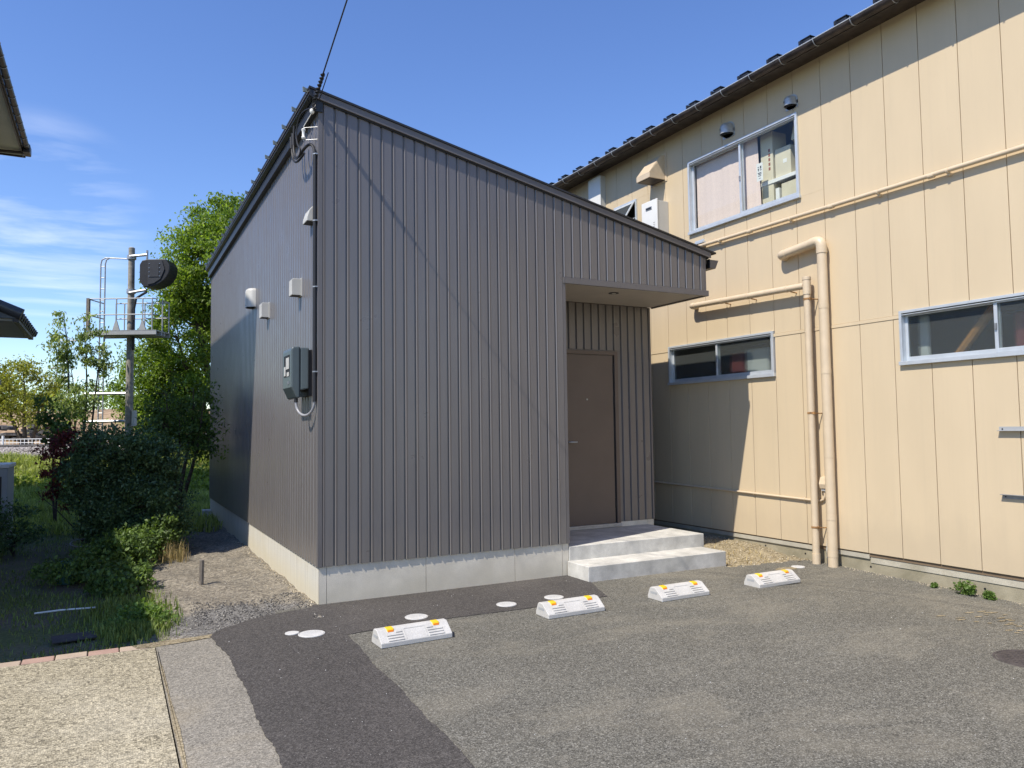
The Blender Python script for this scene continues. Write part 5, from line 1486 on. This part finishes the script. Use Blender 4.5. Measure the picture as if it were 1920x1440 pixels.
# signal head seen from behind and below: round hood with a square back box
b = MB()
def hd(ds, dd, z): return mp_(ds, dd, z)
b.tube([hd(0.0, -0.1, 6.73), hd(0.5, -0.1, 6.77)], 0.04, 8); b.tube([hd(0.5, -0.1, 6.9), hd(0.5, -0.1, 6.6)], 0.03, 8); b.lathe([(0.125, -0.06), (0.125, 0.06)], (mx_, my_, 6.72), 16); b.lathe([(0.125, -0.06), (0.125, 0.06)], (mx_, my_, 5.72), 16)
b.tube([hd(0.0, -0.1, 5.66), hd(0.35, -0.1, 5.72), hd(0.5, -0.1, 5.74)], 0.04, 8)
obj('signal_bracket', b, M_STEEL, ms_)
b = MB(); b.tube([hd(0.12, -0.06, 4.0), hd(0.13, -0.08, 5.2), hd(0.2, -0.1, 5.5), hd(0.5, -0.1, 5.68)], 0.035, 8); obj('cable', b, M_BLACK, ms_)
sg = empty('railway_signal', mp_(0.7, -0.1, 5.8), 'black railway signal head with a rounded hood seen from the side', 'signal')
# side outline: flat top, vertical back, quarter round nose; hood 0.75 deep across
out_ = [(0.37, 5.95), (0.37, 6.45), (0.44, 6.57), (0.60, 6.60), (1.12, 6.60)] + [(0.60 + 0.64 * math.cos(a), 6.36 - 0.56 * math.sin(a)) for a in np.linspace(-0.1, math.pi / 2, 9)] + [(0.50, 5.80)]
vs = [hd(x, -0.28, z) for x, z in out_] + [hd(x, 0.28, z) for x, z in out_]
n = len(out_)
b = MB(); b.add(vs, [tuple(range(n)), tuple(range(n, 2 * n))[::-1]] + [(i, n + i, n + (i + 1) % n, (i + 1) % n) for i in range(n)])
obj('hood', b, M_SIGNAL, sg, bevel=0.02)
M_SIGNAL2 = paint('signal_panel', (0.035, 0.037, 0.042), 0.5, 0.1)
pl2 = [(0.62, 6.56), (1.02, 6.56), (1.1, 6.3), (0.98, 6.02), (0.80, 5.90), (0.62, 5.86)]
b = MB(); b.add([hd(x, -0.285, z) for x, z in pl2] + [hd(x, -0.305, z) for x, z in pl2], [(0, 1, 2, 3, 4, 5), (11, 10, 9, 8, 7, 6)] + [(i, 6 + i, 6 + (i + 1) % 6, (i + 1) % 6) for i in range(6)])
bp_ = obj('side_plate', b, M_SIGNAL2, sg)
b = MB(); q = [(0.68, 6.08), (0.94, 6.08), (0.94, 6.46), (0.68, 6.46)]
b.add([hd(x, -0.306, z) for x, z in q] + [hd(x, -0.318, z) for x, z in q], [(0, 1, 2, 3), (7, 6, 5, 4)] + [(i, 4 + i, 4 + (i + 1) % 4, (i + 1) % 4) for i in range(4)])
obj('access_panel', b, M_SIGNAL2, sg)
b = MB()
for ds in (0.66, 0.96):
    for zz in (6.1, 6.22, 6.34, 6.46):
        q = hd(ds, -0.31, zz); b.box(q[0] - 0.012, q[0] + 0.012, q[1] - 0.012, q[1] + 0.012, zz - 0.012, zz + 0.012)
obj('bolts', b, M_STEEL, sg)
b = MB(); q = hd(0.10, 0.0, 0); b.tube([hd(0.18, -0.06, 1.8), hd(0.18, -0.06, 2.25)], 0.07, 8); obj('relay_box', b, M_PALE, ms_)

# far lattice pylon
py_ = empty('pylon', tuple(pt(150, 150 * (117 - 960) / 1428.5, 0)), 'far steel lattice pylon behind the slender young tree', 'pylon')
c0 = pt(150, 150 * (117 - 960) / 1428.5, 0)
b = MB()
for sx in (-1, 1):
    for sy in (-1, 1):
        b.tube([(c0.x + sx * 1.8, c0.y + sy * 1.8, 0), (c0.x + sx * 0.6, c0.y + sy * 0.6, 21)], 0.08, 4)
for z0 in range(0, 20, 2):
    r0 = 1.8 - 1.2 * z0 / 21; r1 = 1.8 - 1.2 * (z0 + 2) / 21
    for (ax, ay, bx_, by_) in ((-1, -1, 1, -1), (1, -1, 1, 1), (1, 1, -1, 1), (-1, 1, -1, -1)):
        b.tube([(c0.x + ax * r0, c0.y + ay * r0, z0), (c0.x + bx_ * r1, c0.y + by_ * r1, z0 + 2)], 0.05, 4)
obj('lattice', b, M_STEEL, py_)
b = MB()
for zz, wd in ((20, 2.6), (14.6, 2.4)):
    b.tube([tuple(c0 + U * -wd + Vector((0, 0, zz))), tuple(c0 + U * wd + Vector((0, 0, zz)))], 0.14, 5)
    b.tube([tuple(c0 + U * -wd + Vector((0, 0, zz))), tuple(c0 + Vector((0, 0, zz + 1)))], 0.07, 4); b.tube([tuple(c0 + U * wd + Vector((0, 0, zz))), tuple(c0 + Vector((0, 0, zz + 1)))], 0.07, 4)
obj('cross_arm', b, M_ACGREY, py_)

# ------------------------------------------------------------------ vegetation
def leaves(name, centers, size, mat, parent=None, droop=0.25, aspect=0.5, fold=True):
    c = np.asarray(centers, dtype=np.float64); n = len(c)
    sz = size * RNG.uniform(0.6, 1.25, n)
    d = RNG.normal(size=(n, 3)); d[:, 2] -= droop * 2; d /= np.linalg.norm(d, axis=1)[:, None]
    up = RNG.normal(size=(n, 3)); up[:, 2] += 1.4
    s = np.cross(d, up); s /= np.maximum(np.linalg.norm(s, axis=1), 1e-6)[:, None]
    nn = np.cross(s, d)
    L = sz[:, None]; Wv = L * aspect
    base = c - d * L * 0.5; tip = c + d * L * 0.5 - nn * L * 0.12
    m0 = c - d * L * 0.02 + nn * L * 0.06
    lft = m0 + s * Wv * 0.5 + nn * L * 0.10; rgt = m0 - s * Wv * 0.5 + nn * L * 0.10
    V = np.stack([base, lft, tip, rgt, m0], 1).reshape(-1, 3)
    i = np.arange(n) * 5
    Fc = np.concatenate([np.stack([i, i + 4, i + 1], 1), np.stack([i + 4, i + 2, i + 1], 1), np.stack([i, i + 3, i + 4], 1), np.stack([i + 4, i + 3, i + 2], 1)])
    return npmesh(name, V, Fc, mat, parent, k=3)

def clumps(ells, nc, nl, spread, hollow=0.55, flat=0.7):
    """leaf positions: clumps scattered through ellipsoids, denser near the surface"""
    tot = sum(e[1][0] * e[1][1] * e[1][2] for e in ells)
    cen = []; lf = []
    for (c, r) in ells:
        k = max(1, int(nc * r[0] * r[1] * r[2] / tot))
        for _ in range(k):
            v = RNG.normal(size=3); v /= np.linalg.norm(v)
            rad = hollow + (1 - hollow) * RNG.random() ** 0.7
            p = np.array(c) + v * np.array(r) * rad * RNG.uniform(0.85, 1.08)
            cen.append(p)
            m_ = int(nl * RNG.uniform(0.5, 1.5))
            sp = spread * RNG.uniform(0.6, 1.3)
            q = RNG.normal(size=(m_, 3)) * np.array([sp, sp, sp * flat]) + p
            lf.append(q)
    return np.array(cen), np.concatenate(lf)

def branches(b, root, tops, cen, r0, every=2, n=6):
    """trunk(s) from root to each top; twigs to clump centres"""
    nodes = []
    for tp in tops:
        root_, tp_ = Vector(root), Vector(tp)
        pts = []; rs = []
        for k in range(9):
            t_ = k / 8
            p = root_.lerp(tp_, t_) + Vector((math.sin(t_ * 5 + tp[0] * 3), math.cos(t_ * 4 + tp[1]), 0)) * 0.05 * (tp_ - root_).length * t_ * 0.5
            pts.append(p); rs.append(r0 * (1 - 0.85 * t_)); nodes.append((p, rs[-1]))
        b.tube([tuple(p) for p in pts], rs, n)
    for c in cen[::every]:
        c = Vector(c)
        best = min((q for q in nodes if q[0].z < c.z + 0.1), key=lambda q: (q[0] - c).length + 0.5 * max(0, q[0].z - c.z + 0.2), default=nodes[0])
        p, r = best
        if (p - c).length < 0.05: continue
        mid = p.lerp(c, 0.5) + Vector((random.uniform(-1, 1), random.uniform(-1, 1), random.uniform(-0.3, 0.8))) * 0.08 * (p - c).length
        b.tube([tuple(p), tuple(mid), tuple(c)], [r * 0.55 + 0.002, r * 0.3 + 0.002, 0.003], 4)

def tree(name, base, tops, ells, nc, nl, spread, leaf, mat, bark, r0, label, cat='tree', group=None, every=2, hollow=0.55, aspect=0.5, flat=0.7, droop=0.25):
    e = empty(name, base, label, cat, group)
    cen, lf = clumps(ells, nc, nl, spread, hollow, flat)
    b = MB(); branches(b, base, tops, cen, r0, every)
    obj('trunk', b, bark, e, smooth=True)
    leaves('crown', lf, leaf, mat, e, aspect=aspect, droop=droop)
    return e

# tall light green tree behind the grey house
tree('tall_tree', (1.5, 18.6, 0.2), [(1.7, 18.4, 8.6), (0.4, 18.9, 7.6), (2.8, 18.0, 7.8), (0.2, 19.0, 4.5)],
     [((1.45, 18.3, 6.9), (1.45, 1.4, 2.2)), ((0.55, 18.8, 6.6), (0.95, 1.0, 1.75)), ((0.35, 18.9, 4.4), (1.25, 1.2, 1.7)), ((0.4, 18.8, 2.5), (1.3, 1.1, 1.4)), ((2.6, 17.9, 6.6), (1.4, 1.2, 2.0)), ((0.0, 19.0, 5.6), (0.8, 0.8, 1.3))], 540, 110, 0.185, 0.125, M_LEAF_BIG, M_BARK, 0.2,
     'tall bright green leafy tree rising behind the left roof edge')
tree('low_tree', (-0.9, 20.0, 0.3), [(-1.0, 20, 3.4), (-0.5, 19.8, 3.2)], [((-0.75, 19.9, 3.0), (0.95, 0.9, 1.6)), ((-0.1, 19.3, 2.4), (1.0, 0.8, 1.3))], 190, 80, 0.2, 0.115, M_LEAF_BIG, M_BARK, 0.1,
     'low bright green tree just behind the signal mast')
# darker multi-stemmed garden tree in front of it, in the shade
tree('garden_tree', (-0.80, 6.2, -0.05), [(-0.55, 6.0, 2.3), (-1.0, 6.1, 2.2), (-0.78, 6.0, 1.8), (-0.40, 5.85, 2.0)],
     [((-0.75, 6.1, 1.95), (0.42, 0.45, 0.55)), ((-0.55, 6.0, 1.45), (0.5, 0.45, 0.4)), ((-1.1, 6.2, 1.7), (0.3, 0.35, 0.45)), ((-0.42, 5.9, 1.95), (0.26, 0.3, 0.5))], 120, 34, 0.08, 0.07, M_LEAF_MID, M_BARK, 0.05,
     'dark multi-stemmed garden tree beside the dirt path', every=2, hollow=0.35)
# slender young tree
tree('young_tree', (-2.46, 17.0, -0.05), [(-3.0, 17.0, 4.9), (-2.3, 16.8, 4.8), (-1.8, 16.6, 4.4), (-2.75, 17.0, 3.6)],
     [((-2.98, 17.0, 3.95), (0.3, 0.4, 1.1)), ((-2.3, 16.8, 4.0), (0.28, 0.4, 1.05)), ((-1.85, 16.7, 3.7), (0.26, 0.3, 0.9)), ((-2.55, 16.9, 2.4), (0.55, 0.4, 0.9))], 125, 30, 0.10, 0.12, M_LEAF_SLIM, M_BARKD, 0.05,
     'slender young tree with sparse pale leaves, left of the mast', every=1, hollow=0.15, aspect=0.42, droop=0.6)
tree('leafy_sapling', (-2.55, 8.6, -0.05), [(-2.7, 8.6, 2.2), (-2.5, 8.5, 1.9)], [((-2.72, 8.6, 1.95), (0.28, 0.3, 0.28)), ((-2.45, 8.5, 1.55), (0.28, 0.3, 0.4))], 30, 26, 0.08, 0.1, M_LEAF_MID, M_BARKD, 0.025,
     'dark leafy sapling in front of the yellowish tree', every=1, hollow=0.2)
# yellowish tree beyond the track
tree('yellow_tree', tuple(pt(31.5, -20.0, 0.6)), [tuple(pt(31.5, -20.3, 4.2)), tuple(pt(31.3, -19.2, 3.4)), tuple(pt(31.5, -21.2, 3.8))],
     [(tuple(pt(31.5, -20.2, 3.3)), (1.5, 1.1, 1.35)), (tuple(pt(31.3, -19.0, 2.6)), (0.9, 0.8, 0.8)), (tuple(pt(31.5, -21.5, 3.4)), (1.0, 0.9, 1.2))], 150, 55, 0.2, 0.14, M_LEAF_YEL, M_BARK, 0.12,
     'yellow green tree on the bank at the left edge')
for i, (d, s, h) in enumerate(((46, -31, 5.0), (48, -29.0, 4.3), (60, -33, 5.2), (62, -29, 4.2))):
    q = pt(d, s, 0)
    tree('bank_tree', (q.x, q.y, 2.0), [(q.x, q.y, h)], [((q.x, q.y, h - 1.2), (1.6, 1.5, 1.5))], 60, 40, 0.3, 0.2, M_LEAF_BIG, M_BARK, 0.12,
         ['tall thin-crowned tree on the bank behind the yellow green one', 'rounded tree on the bank right of the thin-crowned one', 'far tree on the field edge at the left', 'far low tree on the field edge near the mast'][i], group='trees on the far bank')
# fan of palm-like fronds poking out above the yellow tree is left to its own shrub
# big dark shrub in the foreground garden and the red maple behind its left shoulder
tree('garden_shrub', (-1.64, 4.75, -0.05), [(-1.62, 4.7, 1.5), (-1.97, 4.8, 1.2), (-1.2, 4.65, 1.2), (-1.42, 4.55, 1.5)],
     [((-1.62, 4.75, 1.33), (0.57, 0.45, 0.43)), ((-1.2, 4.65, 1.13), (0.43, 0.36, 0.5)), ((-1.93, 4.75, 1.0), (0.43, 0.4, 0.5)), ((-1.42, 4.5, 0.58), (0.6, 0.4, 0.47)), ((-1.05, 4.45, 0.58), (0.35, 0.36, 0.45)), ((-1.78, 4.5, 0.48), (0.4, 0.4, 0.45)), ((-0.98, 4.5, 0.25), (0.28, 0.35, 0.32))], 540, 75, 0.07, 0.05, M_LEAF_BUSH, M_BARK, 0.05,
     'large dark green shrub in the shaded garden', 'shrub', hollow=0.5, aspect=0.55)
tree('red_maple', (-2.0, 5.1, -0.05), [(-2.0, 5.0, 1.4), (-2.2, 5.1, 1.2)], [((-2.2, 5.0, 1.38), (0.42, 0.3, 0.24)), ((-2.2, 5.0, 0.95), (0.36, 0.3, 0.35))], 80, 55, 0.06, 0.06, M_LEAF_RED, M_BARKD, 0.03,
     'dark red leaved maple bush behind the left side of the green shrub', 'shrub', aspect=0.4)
tree('side_shrub', (-2.85, 5.3, -0.05), [(-2.85, 5.3, 0.4)], [((-2.9, 5.3, 0.35), (0.4, 0.4, 0.35))], 40, 45, 0.06, 0.06, M_LEAF_BUSH, M_BARKD, 0.02,
     'small dark shrub at the foot of the air conditioner', 'shrub')
# weedy undergrowth in front of the shrub
cen, lf = clumps([((-1.62, 3.3, 0.2), (0.45, 0.55, 0.26)), ((-1.22, 4.0, 0.25), (0.33, 0.42, 0.3)), ((-1.62, 2.0, 0.09), (0.36, 0.6, 0.14)), ((-2.05, 2.7, 0.1), (0.4, 0.5, 0.15))], 210, 48, 0.06, 0.1)
o = leaves('undergrowth', lf[lf[:, 2] > -0.04], 0.055, M_LEAF_MID, None, aspect=0.6); o['kind'] = 'stuff'
# thick grass clump at the kerb
def blades(name, xy, h, mat, zf=None, width=0.006, lean=0.5):
    xy = np.asarray(xy); n = len(xy)
    z = np.full(n, -0.05) if zf is None else np.array([zf(x, y) for x, y in xy])
    hh = h * RNG.uniform(0.45, 1.2, n) if np.isscalar(h) else np.asarray(h) * RNG.uniform(0.5, 1.2, n)
    a = RNG.uniform(0, 6.283, n); ln = RNG.uniform(0.05, lean, n) * hh
    wv = width * RNG.uniform(0.6, 1.4, n)
    p = np.stack([xy[:, 0], xy[:, 1], z], 1)
    dv = np.stack([np.cos(a), np.sin(a), np.zeros(n)], 1); sv = np.stack([-np.sin(a), np.cos(a), np.zeros(n)], 1)
    zz = np.array([0, 0, 1.0])
    b0 = p + sv * wv[:, None]; b1 = p - sv * wv[:, None]
    m = p + dv * (ln * 0.35)[:, None] + zz * (hh * 0.6)[:, None]
    m0 = m + sv * (wv * 0.8)[:, None]; m1_ = m - sv * (wv * 0.8)[:, None]
    t_ = p + dv * ln[:, None] + zz * (hh * RNG.uniform(0.8, 1.0, n))[:, None]
    V = np.stack([b0, b1, m1_, m0, t_], 1).reshape(-1, 3); i = np.arange(n) * 5
    Fc = np.concatenate([np.stack([i, i + 1, i + 2], 1), np.stack([i, i + 2, i + 3], 1), np.stack([i + 3, i + 2, i + 4], 1)])
    o = npmesh(name, V, Fc, mat, None, k=3); o['kind'] = 'stuff'
    return o
xy = np.concatenate([RNG.normal([-1.50, 0.15], [0.13, 0.22], (3000, 2)), RNG.normal([-1.55, 0.9], [0.2, 0.35], (1500, 2))])
xy = xy[(xy[:, 1] > -0.58) & (xy[:, 0] < -1.12)]
blades('grass_tuft', xy, 0.10, M_GRASS, width=0.0045)
cen, lf = clumps([((-1.45, 0.25, 0.02), (0.22, 0.4, 0.10))], 45, 40, 0.05, 0.1)
o = leaves('clover', lf[lf[:, 2] > -0.04], 0.035, M_LEAF_WEED, None, aspect=0.8); o['kind'] = 'stuff'
# thin shaded lawn
n = 22000
xy = np.stack([RNG.uniform(-4.6, -1.25, n), -0.58 + 13 * RNG.random(n) ** 1.3], 1)
dens = np.array([math.sin(x * 3.1 + y * 1.3) + math.sin(y * 2.7 - x * 1.9) + 0.6 * math.sin(x * 7 + y * 6) for x, y in xy])
xy = xy[(dens > -0.35) | (RNG.random(n) < 0.25)]
xl = -1.28 + 0.30 * smooth(1.5, 4.5, xy[:, 1]) + 0.22 * smooth(5, 9, xy[:, 1])
xy = xy[xy[:, 0] < xl]
blades('lawn', xy, 0.05, M_GRASS, width=0.004, lean=1.2)
# sunny meadow up to the track
def meadow_z(x, y):
    d = (Vector((x, y, 0)) - O).dot(Wd)
    return float(np.interp(d, [17.5, 19, 21, 23.3, 24], [-0.06, 0.05, 0.35, 0.8, 0.84]))
n = 42000
dd = RNG.uniform(15.5, 23.7, n); ssx = RNG.uniform(-0.72, -0.36, n) * dd
P_ = np.array([tuple(pt(a_, c_, 0))[:2] for a_, c_ in zip(dd, ssx)])
hh = 0.16 + 0.14 * np.sin(P_[:, 0] * 1.7 + P_[:, 1] * 0.9) ** 2
blades('meadow', P_, hh, M_GRASSS, meadow_z, width=0.012, lean=0.8)
n = 5000
dd = RNG.uniform(12.5, 16, n); ssx = RNG.uniform(-0.72, -0.38, n) * dd
blades('meadow_edge', np.array([tuple(pt(a_, c_, 0))[:2] for a_, c_ in zip(dd, ssx)]), 0.2, M_GRASSS, None, width=0.01, lean=0.8)
el_ = []
for i in range(26):
    d = random.uniform(17.5, 23.5); s = random.uniform(-0.70, -0.38) * d; q = pt(d, s, 0)
    r = random.uniform(0.3, 0.65); el_.append(((q.x, q.y, meadow_z(q.x, q.y) + 0.2), (r, r, 0.3)))
cen, lf = clumps(el_, 420, 34, 0.10, 0.2)
o = leaves('meadow_weeds', lf, 0.10, leaf_mat('meadow_leaf', (0.14, 0.19, 0.03), (0.32, 0.38, 0.08), 0.4), None, aspect=0.5); o['kind'] = 'stuff'

# dry straw tufts and twigs
xy = RNG.normal([-0.98, 3.7], [0.07, 0.2], (260, 2)); blades('dry_grass', xy, 0.28, M_STRAW, width=0.003)
xy = np.stack([RNG.uniform(4.6, 5.5, 260), RNG.uniform(-0.5, 0.9, 260)], 1); blades('straw_litter', xy, 0.06, M_STRAW, lambda x, y: gap_z(x, y), width=0.003, lean=2.5)
def shoot(pts, r, lab, m=M_BARKD, cat='twig'):
    b = MB(); b.tube(pts, [r * (1 - 0.7 * i / (len(pts) - 1)) for i in range(len(pts))], 6)
    return props(obj('bare_twig', b, m, origin=pts[0], smooth=True), lab, cat)
shoot([(-1.95, 4.9, 0.0), (-2.15, 4.85, 0.35), (-2.35, 4.7, 0.62), (-2.6, 4.75, 0.86)], 0.012, 'bare twig leaning left out of the shaded garden')

# weeds at the foot of the beige wall
for (y, r, lab) in ((-2.55, 0.085, 'largest green weed tuft at the foot of the beige wall'), (-2.77, 0.05, 'smaller weed tuft right of the largest one by the wall'), (-2.22, 0.032, 'tiny weed tuft left of the largest one by the wall')):
    zz = float(lot_z(5.62, y))
    e = empty('weed', (5.62, y, zz), lab, 'weed', 'weeds at the foot of the beige wall')
    cen, lf = clumps([((5.62, y, zz + r * 0.75), (r * 0.8, r * 1.15, r * 0.85))], 26, 24, r * 0.22, 0.3)
    leaves('foliage', lf[lf[:, 2] > zz], 0.028 if r > 0.06 else 0.02, M_LEAF_WEED, e, aspect=0.7)
    b = MB()
    for c in cen[::3]: b.tube([(5.64, y, zz - 0.01), tuple(c)], 0.003, 4)
    obj('stems', b, M_LEAF_WEED, e)

# ------------------------------------------------------------------ small things in the garden
b = MB()
vs = []
for zz, k in ((-0.08, 1.0), (0.235, 0.95), (0.245, 0.8)):
    for i in range(8):
        a = 6.283 * i / 8; vs.append((-0.84 + 0.027 * k * math.cos(a) + 0.02 * zz, 1.7 + 0.024 * k * math.sin(a), zz + (0.006 * math.sin(a * 2) if zz > 0 else 0)))
b.add(vs, [(i, (i + 1) % 8, 8 + (i + 1) % 8, 8 + i) for i in range(8)] + [(8 + i, 8 + (i + 1) % 8, 16 + (i + 1) % 8, 16 + i) for i in range(8)] + [tuple(range(16, 24))])
props(obj('wooden_stake', b, M_WOODOLD, origin=(-0.84, 1.7, 0)), 'short weathered wooden stake standing in the dirt path', 'stake')
b = MB(); b.box(-0.155, 0.155, -0.10, 0.10, 0, 0.012)
o = props(obj('metal_plate', b, M_PLATE, bevel=0.003), 'flat brown plate lying in the grass behind the kerb', 'plate'); o.location = (-1.95, 0.02, -0.03); o.rotation_euler = (0.03, 0, 0.1)
b = MB(); b.tube([(-2.3, 1.09, -0.015), (-2.1, 1.07, -0.005), (-1.81, 1.05, -0.012)], 0.008, 6)
props(obj('garden_string', b, M_WHITE, origin=(-2.05, 1.07, -0.01)), 'thin white cord lying across the shaded grass', 'cord')
b = MB(); b.tube([(-2.0 + 0.16 * math.cos(a), 4.4 + 0.16 * math.sin(a), 0.18 + 0.03 * math.sin(a)) for a in np.linspace(0, 6.283, 30)], 0.005, 6)
props(obj('plant_hoop', b, M_STEEL, origin=(-2.0, 4.4, 0.0)), 'thin metal plant hoop in the shade left of the shrub', 'hoop')
e = empty('bucket', (-2.12, 2.75, -0.05), 'dark green bucket half hidden in the shaded undergrowth', 'bucket')
b = MB(); b.lathe([(0.09, 0.0), (0.115, 0.22), (0.125, 0.225), (0.125, 0.235), (0.11, 0.235), (0.085, 0.02)], (-2.12, 2.75, -0.05), 20); obj('pail', b, M_BUCKET, e, smooth=True)
b = MB(); b.tube([(-2.12 + 0.12 * math.cos(a), 2.75 - 0.03, 0.17 - 0.11 * math.sin(a) * 0.3) for a in np.linspace(0, 3.1416, 12)], 0.004, 6); obj('handle', b, M_STEEL, e)
